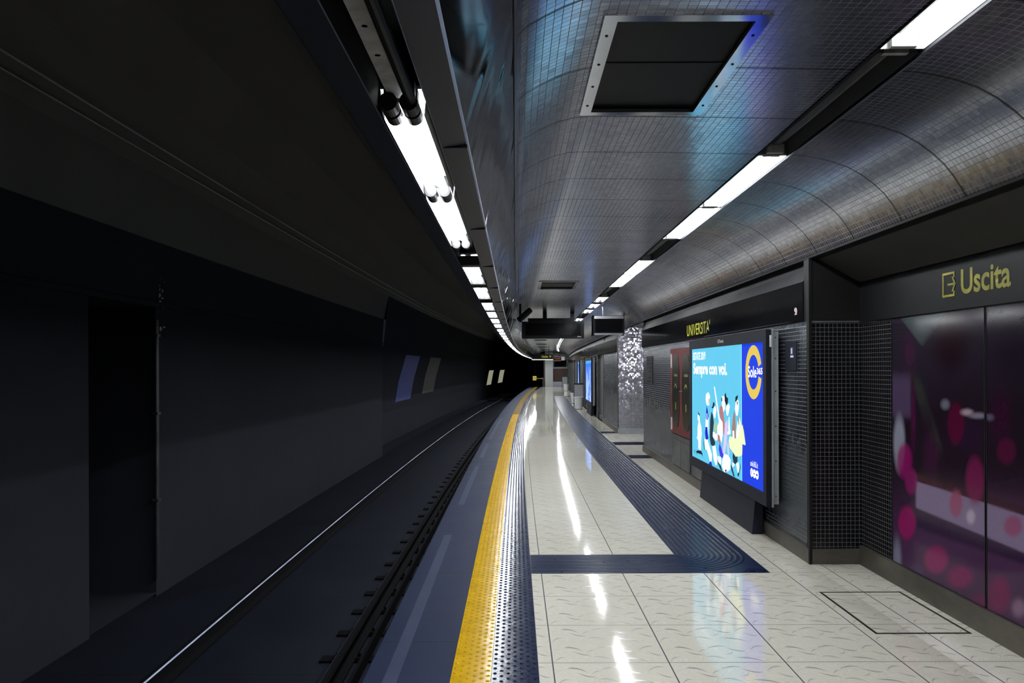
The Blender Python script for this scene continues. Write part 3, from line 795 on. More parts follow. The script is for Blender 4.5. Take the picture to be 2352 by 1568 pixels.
ART = [
 ('w',[(0.354,0.975),(0.407,0.958),(0.425,0.885),(0.495,0.834),(0.513,0.746),(0.478,0.67),(0.471,0.564),(0.407,0.549),(0.372,0.578),(0.336,0.55),(0.336,0.657),(0.256,0.683),(0.3,0.72),(0.3,0.819),(0.354,0.881),(0.307,0.91),(0.307,0.96)]),
 ('k',[(0.336,1.007),(0.372,0.988),(0.407,0.974),(0.418,0.942),(0.39,0.957),(0.336,0.97)]),
 ('k',[(0.227,0.526),(0.372,0.546),(0.495,0.55),(0.547,0.524),(0.564,0.485),(0.513,0.512),(0.263,0.505),(0.271,0.473),(0.234,0.506)]),
 ('k',[(0.107,0.526),(0.182,0.529),(0.182,0.525),(0.107,0.521)]),
 ('k',[(0.107,0.511),(0.182,0.514),(0.182,0.51),(0.107,0.506)]),
 ('k',[(0.115,0.495),(0.182,0.497),(0.182,0.493),(0.115,0.49)]),
 ('w',[(0.733,1.009),(0.847,0.953),(0.847,0.844),(0.814,0.701),(1.005,0.566),(0.989,0.495),(0.942,0.443),(0.863,0.519),(0.782,0.588),(0.683,0.594),(0.649,0.702),(0.683,0.713),(0.699,0.849)]),
 ('w',[(0.733,1.222),(0.847,1.248),(0.917,1.213),(0.917,1.128),(0.847,1.094),(0.756,1.105),(0.716,1.166)]),
 ('o',[(0.872,1.18),(0.904,1.174),(0.898,1.119),(0.86,1.125)]),
 ('b',[(0.756,1.093),(0.814,1.045),(0.847,0.985),(0.827,0.944),(0.775,0.929),(0.733,0.946),(0.733,1.009)]),
 ('w',[(0.762,1.007),(0.788,1.008),(0.801,0.951),(0.775,0.941)]),
 ('b',[(0.706,0.849),(0.798,0.852),(0.837,0.727),(0.782,0.706),(0.699,0.71),(0.683,0.784)]),
 ('b',[(0.847,0.447),(0.958,0.492),(1.02,0.445),(0.879,0.436)]),
 ('k',[(0.622,0.715),(0.636,0.653),(0.656,0.583),(0.629,0.58),(0.609,0.65)]),
 ('w',[(1.02,0.659),(1.158,0.68),(1.247,0.548),(1.223,0.485),(1.173,0.464),(1.082,0.521)]),
 ('w',[(1.051,0.822),(1.247,0.816),(1.261,0.757),(1.187,0.732),(1.051,0.769)]),
 ('w',[(1.097,1.091),(1.173,1.106),(1.211,1.067),(1.187,1.035),(1.158,0.974),(1.103,0.978),(1.067,1.028)]),
 ('k',[(0.989,1.085),(1.036,1.095),(1.067,1.142),(1.112,1.148),(1.137,1.123),(1.082,1.082),(1.02,1.075)]),
 ('d',[(0.989,1.039),(1.051,1.005),(1.097,0.924),(1.051,0.814),(1.036,0.767),(1.152,0.717),(1.143,0.686),(1.051,0.662),(0.958,0.668),(0.911,0.733),(0.926,0.928)]),
 ('g',[(1.112,0.933),(1.202,0.947),(1.241,0.89),(1.217,0.813),(1.173,0.802),(1.091,0.84)]),
 ('w',[(1.103,1.314),(1.146,1.315),(1.377,0.944),(1.334,0.919)]),
 ('w',[(1.247,0.89),(1.363,0.987),(1.489,0.959),(1.475,0.82),(1.419,0.728),(1.334,0.793),(1.247,0.823)]),
 ('w',[(1.433,1.217),(1.517,1.231),(1.585,1.201),(1.572,1.1),(1.489,1.053),(1.448,1.13)]),
 ('k',[(1.419,1.205),(1.453,1.214),(1.462,1.174),(1.428,1.166)]),
 ('l',[(1.558,0.942),(1.666,0.999),(1.679,0.922),(1.639,0.763),(1.558,0.634),(1.462,0.631),(1.503,0.736)]),
 ('l',[(1.652,0.765),(1.705,0.741),(1.74,0.654),(1.692,0.627),(1.652,0.68)]),
 ('p',[(1.419,1.129),(1.475,1.11),(1.517,1.026),(1.558,0.928),(1.531,0.825),(1.489,0.843),(1.475,0.951),(1.391,0.981),(1.334,1.044),(1.363,1.104)]),
 ('p',[(1.276,0.811),(1.348,0.802),(1.391,0.718),(1.348,0.714),(1.27,0.751)]),
 ('w',[(1.639,1.139),(1.719,1.157),(1.758,1.131),(1.692,1.036),(1.639,1.033),(1.599,1.102)]),
 ('k',[(1.558,1.243),(1.599,1.267),(1.626,1.224),(1.692,1.212),(1.687,1.17),(1.639,1.132),(1.599,1.152),(1.558,1.179)]),
 ('w',[(1.531,0.631),(1.692,0.634),(1.784,0.596),(1.771,0.503),(1.692,0.472),(1.531,0.437),(1.433,0.489),(1.462,0.565)]),
 ('w',[(1.261,0.579),(1.405,0.581),(1.419,0.531),(1.348,0.479),(1.276,0.522)]),
 ('v',[(1.334,0.72),(1.405,0.69),(1.503,0.613),(1.489,0.59),(1.448,0.575),(1.363,0.591),(1.305,0.658)]),
 ('d',[(1.232,0.557),(1.276,0.522),(1.405,0.486),(1.448,0.444),(1.377,0.446),(1.276,0.499)]),
 ('k',[(1.558,0.469),(1.634,0.479),(1.612,0.455),(1.585,0.448)]),
 ('w',[(1.719,1.024),(1.745,1.025),(1.758,0.928),(1.784,0.875),(1.776,0.853),(1.666,0.84),(1.66,0.864),(1.705,0.882),(1.698,0.91)]),
 ('w',[(1.985,1.2),(2.07,1.207),(2.094,1.168),(2.082,1.114),(2.046,1.058),(1.997,1.051),(1.948,1.12)]),
 ('k',[(1.973,1.237),(2.051,1.254),(2.065,1.264),(2.051,1.227),(1.997,1.191),(1.96,1.186)]),
 ('k',[(2.017,1.191),(2.051,1.193),(2.046,1.159),(2.026,1.158)]),
 ('w',[(2.046,0.997),(2.094,1.051),(2.129,1.023),(2.165,0.985),(2.094,0.907),(2.034,0.827),(1.985,0.823),(1.997,0.899)]),
 ('c',[(1.745,0.829),(1.873,0.837),(1.997,0.828),(2.058,0.857),(2.106,0.954),(2.211,0.982),(2.257,0.926),(2.314,0.807),(2.302,0.793),(2.211,0.797),(2.2,0.691),(2.141,0.674),(1.997,0.648),(1.873,0.682),(1.745,0.717),(1.713,0.777)]),
 ('r',[(1.918,1.105),(1.96,1.053),(1.98,0.945),(1.973,0.897),(1.985,0.826),(1.923,0.831),(1.923,0.9),(1.848,0.894),(1.873,0.84),(1.827,0.83),(1.837,0.92),(1.873,1.02)]),
 ('o',[(2.051,1.038),(2.089,1.052),(2.106,0.981),(2.084,0.96)]),
 ('w',[(1.86,0.895),(1.918,0.899),(1.928,0.832),(1.86,0.836)]),
 ('d',[(1.873,0.682),(1.973,0.645),(2.034,0.665),(2.041,0.612),(1.96,0.572),(1.886,0.587),(1.86,0.632)]),
 ('w',[(1.848,0.582),(1.948,0.567),(1.848,0.527)]),
 ('w',[(1.985,0.585),(2.07,0.609),(2.106,0.56),(2.051,0.492),(2.009,0.548)]),
 ('d',[(1.784,0.554),(1.835,0.539),(1.898,0.485),(1.936,0.449),(1.886,0.446),(1.809,0.501)]),
 ('d',[(2.141,0.607),(2.146,0.571),(2.082,0.473),(2.041,0.465),(2.041,0.498),(2.094,0.511)]),
]
# ================================================================== THE SCREENS ON THE RIGHT WALL
# local frame of a screen: origin on the floor under its far end, +a = towards the camera (local -y), z up, +c = out of the wall (local -x)
def A3(a, z, c): return (-c, -a, z)
def abox(b, a0, a1, z0, z1, c0, c1, mi=0):
    b.box(-c1, -c0, -a1, -a0, z0, z1, mi)
def monitor(label, u, s, length, group=None, water=False):
    """u = plane of the screen's glass; the far end of the display sits at station s"""
    t = thing('advertising_screen', label, 'screen', u, s, 0.0, group)
    L = length; z0, z1 = 0.33, 1.852; d0, d1 = 0.441, 1.745
    b = B()   # bezel: four bars around the display
    abox(b, -0.10, L + 0.085, d1, z1, -0.035, 0.012); abox(b, -0.10, L + 0.085, z0, d0, -0.035, 0.012)
    abox(b, -0.10, 0.0, d0, d1, -0.035, 0.012); abox(b, L, L + 0.085, d0, d1, -0.035, 0.012)
    b.build('bezel', 'frame', t)
    b = B(); abox(b, -0.10, L + 0.087, z0 - .004, z1 + .004, -0.052, -0.035)
    b.build('casing', 'casing', t)
    b = B(); abox(b, -0.08, L + 0.07, z0 + .02, z1 - .02, -0.10, -0.052); b.build('wall_box', 'casing', t)
    for z in (0.42, 0.72, 1.02, 1.32, 1.6, 1.78):
        b = B(); b.cyl((0.075, -(L + 0.0701) , z), 0.006, -0.003, 'y', 8); b.build('screw', 'black', t)
    b = B(); b.face([A3(0, d0, 0), A3(L, d0, 0), A3(L, d1, 0), A3(0, d1, 0)]); 
    if water:
        b.build('display', 'water', t)
    else:
        b = B(); b.face([A3(0, d0, 0), A3(2.183, d0, 0), A3(2.183, d1, 0), A3(0, d1, 0)], 0)
        b.face([A3(2.183, d0, 0), A3(L, d0, 0), A3(L, d1, 0), A3(2.183, d1, 0)], 1)
        b.build('display', ['ad_sky', 'ad_blue'], t)
    # stand with a sloping front
    b = B(); f0, f1 = 0.40, L - 0.38
    F = [A3(f0, 0, .0), A3(f1, 0, .0), A3(f1, z0, -.03), A3(f0, z0, -.03)]; G = [A3(f0 + .02, 0, -.10), A3(f1 - .0, 0, -.10), A3(f1 - .0, z0, -.10), A3(f0 + .02, z0, -.10)]
    b.face(F); b.face(G[::-1]); b.face([F[1], G[1], G[2], F[2]]); b.face([F[0], F[3], G[3], G[0]]); b.face([F[3], F[2], G[2], G[3]]); b.face([F[0], G[0], G[1], F[1]])
    b.build('stand', 'frame', t)
    return t
mon = monitor('large lit screen showing cartoon walkers and a yellow letter C on blue', 2.16, 9.78, 2.88)
# picture on the display
b = B(); slots = ['ad_' + k for k in ADV]; ix = {k: i for i, k in enumerate(ADV)}
from mathutils.geometry import tessellate_polygon
for n_, (c_, pts) in enumerate(ART):
    off = 0.0010 + n_ * 0.00006
    tri = tessellate_polygon([[Vector((p_[0], p_[1], 0)) for p_ in pts]])
    for tr in tri:
        q = [A3(pts[i][0], pts[i][1], off) for i in tr]
        nv = (Vector(q[1]) - Vector(q[0])).cross(Vector(q[2]) - Vector(q[0]))
        b.face(q if nv.x < 0 else q[::-1], ix[c_])
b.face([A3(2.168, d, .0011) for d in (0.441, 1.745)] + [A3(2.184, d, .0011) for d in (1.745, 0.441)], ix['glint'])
b.build('picture', slots, mon)
# the big C
b = B(); R_, r_, ca, cz = 0.250, 0.160, 2.562, 1.481; a0, a1 = math.radians(18), math.radians(347)
def cp(r, t): return A3(ca + r * math.cos(t), cz + r * math.sin(t) * 0.98, .0015)
N_ = 56
for i in range(N_):
    t0 = a0 + (a1 - a0) * i / N_; t1 = a0 + (a1 - a0) * (i + 1) / N_
    b.face([cp(r_, t0), cp(r_, t1), cp(R_, t1), cp(R_, t0)])
b.build('letter_c', 'ad_y', mon)
EX, EZ = (0, -1, 0), (0, 0, 1)
def adtext(body, a, z, w, h, bold=0.03, mat='ad_w'): return text('lettering', body, mat, mon, A3(a, z, .004), EX, EZ, w, h, bold, 0.002)
adtext('ESTATE 2019', 0.10, 1.611, 0.63, 0.094, 0.03)
adtext('Sempre con voi.', 0.107, 1.405, 1.56, 0.175, 0.035)
adtext('Sole', 2.409, 1.432, 0.262, 0.106, 0.02)
adtext('365', 2.682, 1.462, 0.165, 0.06, 0.035)
adtext('sole365.it', 2.474, 0.625, 0.232, 0.052, 0.01)
for q in (2.508, 2.590, 2.672):
    b = B(); b.cyl(A3(q, 0.565, .0015), 0.040, -0.003, 'x', 20); b.build('round_icon', 'ad_w', mon)
b = B()
b.box(-.006, -.0045, -2.512, -2.504, 0.545, 0.585); b.build('icon_mark', 'ad_blue', mon)
b = B(); b.box(-.006, -.0045, -2.612, -2.568, 0.561, 0.569); b.build('icon_mark', 'ad_blue', mon)
b = B(); b.box(-.006, -.0045, -2.692, -2.652, 0.556, 0.573); b.build('icon_mark', 'ad_blue', mon)
text('maker_mark', 'GTecna', 'white', mon, A3(1.32, 1.782, .013), EX, EZ, 0.24, 0.036, 0.03, 0.001, label='small white maker mark')
b = B(); b.box(0.018, 0.034, -(2.88 + .0885), -(2.88 + .087), 1.70, 1.80); b.build('sticker', 'white', mon)
monitor('lit blue waterfall screen beyond the corridor opening, behind it white bins', 2.16, 27.6, 2.88, water=True)
monitor('narrow far blue screen partly hidden behind the steel litter bin', 2.16, 33.0, 1.2, water=True)

# ================================================================== SIGNS AND SMALL WALL THINGS
def wall_letters(name, body, mat, label, cat, u, s_left, z, w, h, bold=0.0):
    o = text(name, body, mat, None, P(u - .004, s_left, z), EX, EZ, w, h, bold, 0.002); return tag(o, label, cat)
wall_letters('station_name_lettering', "UNIVERSITA'", 'sign', 'yellow station name UNIVERSITA on the black fascia above the big lit screen', 'lettering', 2.264, 10.53, 1.932, 1.24, 0.150, 0.005)
wall_letters('station_name_lettering', "UNIVERSITA'", 'sign', 'tiny distant yellow station name on the fascia beyond the corridor', 'lettering', 2.264 + cx(22.6), 23.2, 1.932, 1.24, 0.15, 0.005)
# exit sign: u = 2.665 plane
SU = 2.665
def s_of(px, X=SU): return 1829 * X / (px - 1184.0)
so = s_of(2166)
t = thing('exit_sign', 'yellow exit arrow symbol and word Uscita on the black band over the pink poster', 'sign', SU, so, 0.0, turn=False)
L_ = so - s_of(2193.0); k_ = lambda px: (px - 1184) / 1829.0
b = B(); zA, zB, tk = 1.955, 2.105, 0.014
abox(b, 0, 0.014, zA, zB, 0.0, 0.003); abox(b, .014, 0.135, zB - tk, zB, 0, .003); abox(b, .014, 0.135, zA, zA + tk, 0, .003)
abox(b, 0.123, 0.135, zB - .035, zB - tk, 0, .003); abox(b, 0.123, 0.135, zA + tk, zA + .035, 0, .003)
zc = (zA + zB) / 2
abox(b, 0.06, 0.14, zc - .006, zc + .006, 0, .003)
b.face([A3(.105, zc + .045, .003), A3(.118, zc + .045, .003), A3(.150, zc, .003), A3(.132, zc, .003)]); b.face([A3(.105, zc - .045, .003), A3(.132, zc, .003), A3(.150, zc, .003), A3(.118, zc - .045, .003)])
b.build('exit_symbol', 'signdim', t)
sl = s_of(2208); sr = s_of(2323)
text('lettering', 'Uscita', 'signdim', t, A3(so - sl, 1.957, .001), EX, EZ, sl - sr, 0.150, 0.02, 0.0005)

# sticker with a running figure near the corner of the fascia
b = B()
for pts in ([(0, 0), (.075, 0), (.075, .008), (0, .008)], [(.01, .012), (.035, .012), (.03, .035), (.045, .045), (.06, .012), (.075, .02), (.068, .05), (.075, .075), (.06, .098), (.03, .102), (.005, .09), (.012, .07), (.035, .066), (.015, .045), (.0, .03)]):
    tri = tessellate_polygon([[Vector((p_[0], p_[1], 0)) for p_ in pts]])
    for tr in tri:
        q = [A3(pts[i][0], pts[i][1], 0.0) for i in tr]; b.face(q)
o = b.build('animal_sticker', 'pink'); o.location = (2.263, 6.47, 1.905); tag(o, 'pale sticker of a seated animal on the black fascia near the pillar corner', 'sticker')

# dark plate with small pictogram, near the pillar
t = thing('wall_plate', 'dark plate with a small white pictogram on the mosaic right of the big screen', 'plate', 2.29, 6.70, 0.0)
b = B(); abox(b, -0.03, 0.235, 1.50, 1.735, 0.0, 0.012); b.build('plate', 'frame', t)
b = B(); abox(b, 0.11, 0.165, 1.628, 1.69, .012, .014); b.build('pictogram', 'blueprint', t)
b = B(); abox(b, 0.123, 0.150, 1.636, 1.682, .014, .016); abox(b, 0.105, 0.175, 1.606, 1.622, .012, .014); b.build('pictogram_figure', 'white', t)
# carved marks on the mosaic far bay
t = thing('wall_plate', 'dark embossed plate on the mosaic between corridor opening and red board', 'plate', 2.29, 14.1, 0.0)
b = B(); abox(b, 0, 0.67, 1.24, 1.72, 0, .008); rr = random.Random(5)
for z in (1.27, 1.34, 1.45, 1.50, 1.58, 1.64):
    for i in range(5):
        a = 0.05 + i * .12 + rr.random() * .03; abox(b, a, a + .07, z, z + .012 + .02 * rr.random(), .008, .012, 1)
b.build('plate', ['black', 'frame'], t)

# red board with two tall oval windows
t = thing('red_board', 'oxblood board with two tall dark oval panels left of the big screen', 'poster board', 2.29, 11.70, 0.0)
b = B(); abox(b, 0.0, 1.52, 0.585, 1.79, 0.0, 0.03); b.build('board', 'red', t)
for a_ in (0.40, 1.10):
    b = B(); n = 36; cz = 1.19; ra, rz = 0.27, 0.52
    pts = []
    for i in range(n):
        th = 2 * math.pi * i / n; ex_ = 0.7
        pts.append((a_ + ra * math.copysign(abs(math.cos(th)) ** ex_, math.cos(th)), cz + rz * math.copysign(abs(math.sin(th)) ** ex_, math.sin(th))))
    b.face([A3(p_[0], p_[1], .034) for p_ in pts]); 
    for p0, p1 in zip(pts, pts[1:] + pts[:1]): b.face([A3(p0[0], p0[1], .03), A3(p1[0], p1[1], .03), A3(p1[0], p1[1], .034), A3(p0[0], p0[1], .034)])
    pan = b.build('oval_panel', 'darkglass', t)
    b = B()
    abox(b, a_ - .10, a_ + .14, 1.40, 1.412, .034, .036); abox(b, a_ - .10, a_ + .14, 1.42, 1.430, .034, .036)
    for j in range(7):   # arched outline of a small figure print
        th0 = math.radians(20 + j * 20); th1 = th0 + math.radians(20)
        q = [(a_ + .10 * math.cos(th0), 1.20 + .10 * math.sin(th0)), (a_ + .10 * math.cos(th1), 1.20 + .10 * math.sin(th1)), (a_ + .075 * math.cos(th1), 1.20 + .075 * math.sin(th1)), (a_ + .075 * math.cos(th0), 1.20 + .075 * math.sin(th0))]
        b.face([A3(x, z, .036) for x, z in q])
    abox(b, a_ - .02, a_ + .03, 0.93, 1.03, .034, .036)
    b.build('print', 'olive', pan)
for a_ in (0.73, 0.80):
    b = B(); b.cyl(A3(a_, 1.19, .03), 0.012, -0.02, 'x', 10); b.build('knob', 'steel', t)
for (a, z0_, z1_) in ((0.02, 1.52, 1.72), (0.02, 0.62, 0.80), (1.40, 1.55, 1.64)):
    b = B(); abox(b, a, a + .10, z0_, z1_, .03, .032); b.build('sticker', 'pink', t)

# ---- the pink poster behind glass on the near right wall ----
def poster_colour(s, z):
    """blurred pink petals; s = station, z = height"""
    x = 1184 + 1829 * 2.68 / s; y = 844 + (1.53 - z) * 1829 / s   # only used once to lay the print out in poster space
    return x, y
petals = [  # (px, py, rx, ry, r, g, b, softness)
 (2185, 790, 45, 75, .020, .004, .010, .5), (2090, 815, 16, 50, .060, .018, .050, .6), (2225, 1000, 60, 60, .030, .010, .035, .9), (2330, 800, 60, 90, .016, .008, .022, .8), (2300, 960, 28, 70, .040, .006, .028, .5),
 (2066, 1020, 15, 72, .36, .36, .46, .35), (2060, 1290, 12, 60, .26, .26, .36, .6), (2098, 960, 7, 110, .075, .008, .050, .8), (2130, 1000, 20, 90, .022, .008, .020, .8),
 (2078, 1062, 19, 46, .28, .008, .13, .25), (2093, 1108, 16, 34, .24, .014, .12, .25), (2140, 1050, 22, 60, .050, .010, .040, .6), (2196, 975, 21, 54, .11, .004, .035, .25), (2172, 932, 12, 14, .20, .20, .27, .6),
 (2222, 950, 16, 9, .55, .40, .48, .6), (2247, 958, 24, 8, .30, .26, .36, .6), (2275, 962, 10, 9, .16, .14, .22, .7), (2312, 1040, 24, 34, .10, .008, .045, .3),
 (2240, 1106, 24, 62, .20, .014, .085, .3), (2196, 1160, 17, 36, .34, .060, .15, .3), (2230, 1190, 12, 20, .50, .40, .52, .5), (2327, 1212, 24, 28, .30, .050, .15, .3),
 (2083, 1203, 22, 42, .34, .012, .13, .22), (2150, 1288, 31, 36, .30, .022, .13, .3), (2205, 1328, 34, 30, .24, .018, .11, .4), (2105, 1320, 20, 26, .10, .05, .14, .6), (2295, 1370, 30, 50, .20, .018, .09, .4), (2340, 1400, 20, 26, .28, .16, .26, .6), (2250, 1400, 26, 40, .16, .02, .08, .5)]
def sstep(x, a, b):
    t = min(1.0, max(0.0, (x - a) / (b - a))); return t * t * (3 - 2 * t)
def paint(s, z):
    x, y = poster_colour(s, z)
    def lay(c, col, w): return [c[q] * (1 - w) + col[q] * w for q in range(3)]
    c = lay([.018, .009, .018], [.075, .028, .080], sstep(y, 1050, 1260))  # darker upper part: vignette shade put into the print's colour
    c = lay(c, [.030, .022, .040], sstep(y, 960, 820) * .6)
    c = lay(c, [.060, .078, .086], sstep(x, 2062 + (y - 728) * .75, 2072 + (y - 728) * .75) * sstep(x, 2178 - (y - 728) * .75, 2160 - (y - 728) * .75))   # pale wedge at the top
    c = lay(c, [.085, .055, .115], sstep(y, 845, 885) * sstep(y, 975, 945) * sstep(x, 2096, 2090))
    c = lay(c, [.030, .034, .030], sstep(abs((x - 2100) - (y - 860) * .32), 16, 5) * sstep(y, 850, 880) * sstep(y, 1060, 1010))
    t = x - 2105
    on = sstep(x, 2100, 2108)
    c = lay(c, [.05, .012, .03], on * sstep(y, 1092 + .30 * t, 1096 + .30 * t) * sstep(y, 1110 + .32 * t, 1106 + .32 * t))
    c = lay(c, [.24, .17, .30], on * sstep(y, 1106 + .32 * t, 1110 + .32 * t) * sstep(y, 1172 + .42 * t, 1166 + .42 * t))
    c = lay(c, [.035, .012, .045], on * sstep(y, 1168 + .42 * t, 1174 + .42 * t) * sstep(y, 1222 + .34 * t, 1208 + .34 * t))
    for bx, by, rx, ry, r, g, bl, so in petals:
        d = math.sqrt(((x - bx) / rx) ** 2 + ((y - by) / ry) ** 2)
        if d < 1.4: c = lay(c, [r, g, bl], sstep(d, 1 + so * .4, .9 - so) * .85)
    return c
def attr_mat():
    t = NT('blurred petal print behind glass'); a = t.n('ShaderNodeAttribute', attribute_name='Print')
    nz = t.noise(t.obj(), 40.0, 2.0); v = t.vmath('SCALE', a.outputs['Color'], 1.0); t.put(v.node.inputs[3], t.math('MULTIPLY_ADD', nz, 0.1, 0.55))
    return t.set(color=v, rough=0.12, spec=0.14)
M['print'] = attr_mat()
def glass_panel(lab, a, c):
    t = thing('poster_panel', lab, 'poster', 2.68, c, 0.0, turn=False)
    nx, nz = 150, 190; vs = []; col = []
    for i in range(nx + 1):
        for j in range(nz + 1):
            s = a + (c - a) * i / nx; z = 0.15 + (1.868 - 0.15) * j / nz
            vs.append((-0.004, s - c, z)); col.append(paint(s, z) + [1])
    fs = [(i * (nz + 1) + j, i * (nz + 1) + j + 1, (i + 1) * (nz + 1) + j + 1, (i + 1) * (nz + 1) + j) for i in range(nx) for j in range(nz)]
    me = bpy.data.meshes.new('print'); me.from_pydata(vs, [], fs); me.materials.append(M['print'])
    ca_ = me.color_attributes.new('Print', 'FLOAT_COLOR', 'POINT'); ca_.data.foreach_set('color', np.array(col, dtype=np.float32).ravel())
    o = bpy.data.objects.new('print', me); C.objects.link(o); o.parent = t
    b = B(); abox(b, 0.0, 0.006, 0.148, 1.87, -.005, .006); abox(b, c - a - .006, c - a, 0.148, 1.87, -.005, .006); abox(b, .006, c - a - .006, 0.144, 0.152, -.005, .006); abox(b, .006, c - a - .006, 1.864, 1.872, -.005, .006)
    b.build('frame', 'black', t)
    return t
glass_panel('blurred pink petal poster panel next to the mosaic corner', 4.54, 5.66)
glass_panel('blurred pink petal poster panel at the right edge, nearer the camera', 3.35, 4.53)
b = B(); b.box(2.672, 2.682, S0, 3.34, 0.15, 1.868); struct(b, 'trim_13', 'fascia', curve=False)

# ================================================================== HANGING DISPLAYS AND SIGNS
t = thing('hanging_display', 'wide black switched-off display box hanging across the platform', 'display', 0.765, 17.9, 2.18)
b = B(); b.box(-0.70, 0.70, 0.0, 0.16, 0.0, 0.385); b.build('casing', 'black', t)
b = B(); b.box(-0.62, 0.62, -0.004, 0.002, 0.07, 0.345); b.build('screen', 'blackgloss', t)
b = B(); b.box(-0.56, 0.48, 0.02, 0.14, 0.385, 0.46); b.build('top_box', 'black', t)
for x in (-0.18, 0.44):
    b = B(); b.box(x - .045, x + .045, 0.05, 0.12, 0.46, 0.64); b.build('hanger', 'black', t)
text('maker_mark', 'GTecna', 'white', t, (0.55, -0.001, 0.03), (1, 0, 0), (0, 0, 1), 0.085, 0.022, 0.02, 0.002)
t = thing('hanging_monitor', 'smaller boxy dark monitor hanging right of the wide black display', 'display', 1.82, 16.0, 2.17)
b = B(); b.box(-0.30, 0.30, 0.0, 0.35, 0.045, 0.40); b.build('casing', 'frame', t)
b = B(); b.box(-0.27, 0.27, -0.012, 0.0, 0.075, 0.325); b.build('screen', 'blackgloss', t)
b = B(); b.box(-0.29, 0.30, -0.02, 0.0, 0.335, 0.39); b.build('top_rail', 'steel', t)
b = B(); b.box(-0.29, 0.29, -0.02, 0.06, 0.012, 0.045); b.build('bottom_rail', 'steel', t)
b = B(); b.box(-0.315, -0.30, -0.02, 0.36, 0.0, 0.41); b.box(0.30, 0.315, -0.02, 0.36, 0.0, 0.41); b.build('side_cheek', 'black', t)
b = B(); b.cyl((-0.10, 0.15, 0.40), 0.018, 0.19, n=10); b.build('pole', 'steel', t)
# dark camera housing in the ceiling corner
t = thing('security_camera', 'dark oblong camera housing in the left ceiling corner before the wide display', 'camera', 0.03, 14.2, 2.60)
b = B(); 
ax_ = Vector((0.14, 0.05, 0.115)).normalized()
b.cyl((0, 0, 0), 0.055, 0.30, 'y', 14); o_ = b.build('body', 'black', t); o_.rotation_euler = (math.radians(38), 0, math.radians(-58)); o_.location = (0.0, 0.0, -0.22)
b = B(); b.box(0.0, 0.04, -0.02, 0.02, -0.16, 0.065); b.build('bracket', 'black', t)

t = thing('hanging_exit_sign', 'far dark hanging sign with yellow word and arrow over a lit edge', 'sign', 0.56, 50.0, 2.03)
b = B(); b.box(-0.66, 0.66, 0.0, 0.14, 0.0, 0.34); b.build('box', 'black', t)
b = B(); b.box(-0.66, 0.66, -0.03, 0.02, -0.03, 0.015); b.build('lit_edge', 'signstrip', t)
text('lettering', 'Uscita', 'sign', t, (-0.05, -0.002, 0.12), (1, 0, 0), (0, 0, 1), 0.40, 0.14, 0.02, 0.003)
b = B(); b.face([(.45, -.004, .13), (.57, -.004, .20), (.45, -.004, .27)]); b.build('arrow', 'sign', t)
for x in (-0.4, 0.4):
    b = B(); b.box(x - .015, x + .015, 0.05, 0.08, 0.34, 0.76); b.build('hanger', 'black', t)
t = thing('platform_clock_display', 'small red digit display hanging right of the far exit sign', 'display', 1.62, 50.0, 1.96)
b = B(); b.box(-0.36, 0.36, 0.0, 0.14, 0.0, 0.26); b.build('box', 'black', t)
b = B(); b.box(-0.36, 0.10, -0.01, 0.0, -0.02, 0.01); b.box(-0.36, 0.10, -0.01, 0.0, 0.235, 0.26); b.build('trim', 'casing', t)
text('digits', '12:47', 'ledred', t, (-0.28, -0.003, 0.07), (1, 0, 0), (0, 0, 1), 0.34, 0.12, 0.01, 0.002)
b = B(); b.box(0.12, 0.34, -0.02, 0.0, 0.02, 0.25); b.build('side_panel', 'pink', t)
b = B(); b.box(-0.01, 0.01, 0.05, 0.08, 0.26, 0.82); b.build('hanger', 'black', t)

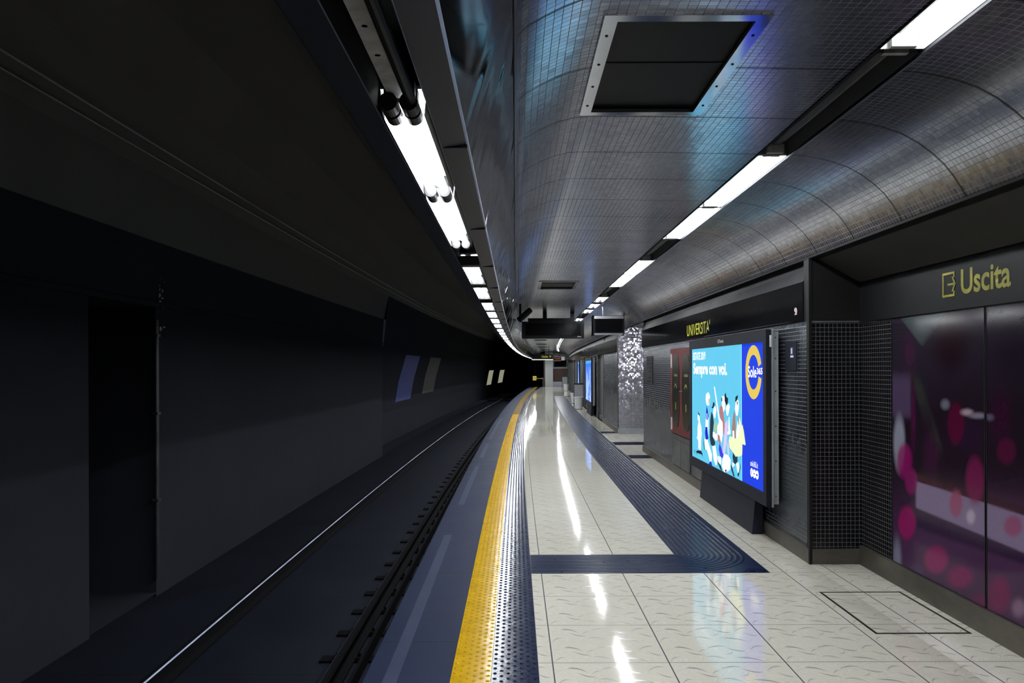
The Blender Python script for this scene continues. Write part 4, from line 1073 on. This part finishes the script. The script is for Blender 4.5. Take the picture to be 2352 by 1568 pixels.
# ================================================================== BINS
def tub(b, r0, r1, h, mi=0):
    n = 20
    prof = [(0, 0.0), (r0, 0.0), (r1, h), (r1 + .015, h), (r1 + .015, h + .02), (r1 - .008, h + .02), (r0 - .008, 0.02), (0, 0.02)]
    for (ra, za), (rb, zb) in zip(prof, prof[1:]):
        for i in range(n):
            t0, t1 = 2 * math.pi * i / n, 2 * math.pi * (i + 1) / n
            q = [(ra * math.cos(t0), ra * math.sin(t0), za), (ra * math.cos(t1), ra * math.sin(t1), za), (rb * math.cos(t1), rb * math.sin(t1), zb), (rb * math.cos(t0), rb * math.sin(t0), zb)]
            if ra == 0: q = q[1:]
            elif rb == 0: q = q[:3]
            b.face(q, 0, None, True)
def white_bin(lab, u, s, k=1.0):
    t = thing('planter_bin', lab, 'bin', u, s, 0.0)
    b = B(); tub(b, 0.125 * k, 0.17 * k, 0.43 * k); b.build('tub', 'bin', t)
    b = B(); b.cyl((0, 0, 0.0), 0.14 * k, 0.012, n=16); b.build('foot', 'black', t)
white_bin('white tapered tub standing in front of the blue waterfall screen', 2.0, 29.2)
white_bin('white tapered tub just behind the steel litter bin, second along the wall', 2.06, 33.9)
white_bin('farthest white tapered tub, under the grey litter bin at the platform end', 2.08, 51.8)
def metal_bin(lab, u, s, z0, mat, w=0.34, h=0.5):
    t = thing('litter_bin', lab, 'bin', u, s, 0.0)
    b = B(); b.box(-w / 2, w / 2, -w / 2, w / 2, z0, z0 + h); b.build('body', mat, t)
    b = B(); b.box(-w / 2 - .02, w / 2 + .02, -w / 2 - .02, w / 2 + .02, z0 + h, z0 + h + .05); b.build('lid', 'black', t)
    for x in (-w / 2 - .012, w / 2 + .012):
        b = B(); b.box(x - .012, x + .012, -.02, .02, 0.0, z0 + h); b.build('post', 'black', t)
metal_bin('steel litter bin on posts with black lid behind the nearest white tub', 2.10, 31.2, 0.36, 'steel')
metal_bin('grey litter bin on posts above the farthest white tub', 1.98, 52.6, 0.42, 'casing')

# barrier sign at the end of the platform
t = thing('end_barrier', 'small yellow and red warning plate on a yellow arm at the platform end', 'barrier', 0.32, 62.6, 0.0)
b = B(); b.box(-0.85, -0.56, -0.02, 0.0, 0.52, 0.86); b.build('plate', 'sign', t)
b = B(); b.box(-0.83, -0.58, -0.03, -0.02, 0.60, 0.72); b.build('red_band', 'ledred', t)
b = B(); b.box(-0.83, -0.58, -0.035, -0.03, 0.62, 0.655); b.build('white_band', 'white', t)
b = B(); b.box(-0.56, -0.05, -0.01, 0.02, 0.64, 0.70); b.build('arm', 'signdim', t)
b = B(); b.box(-0.06, -0.01, -0.02, 0.03, 0.0, 0.75); b.build('post', 'darksteel', t)
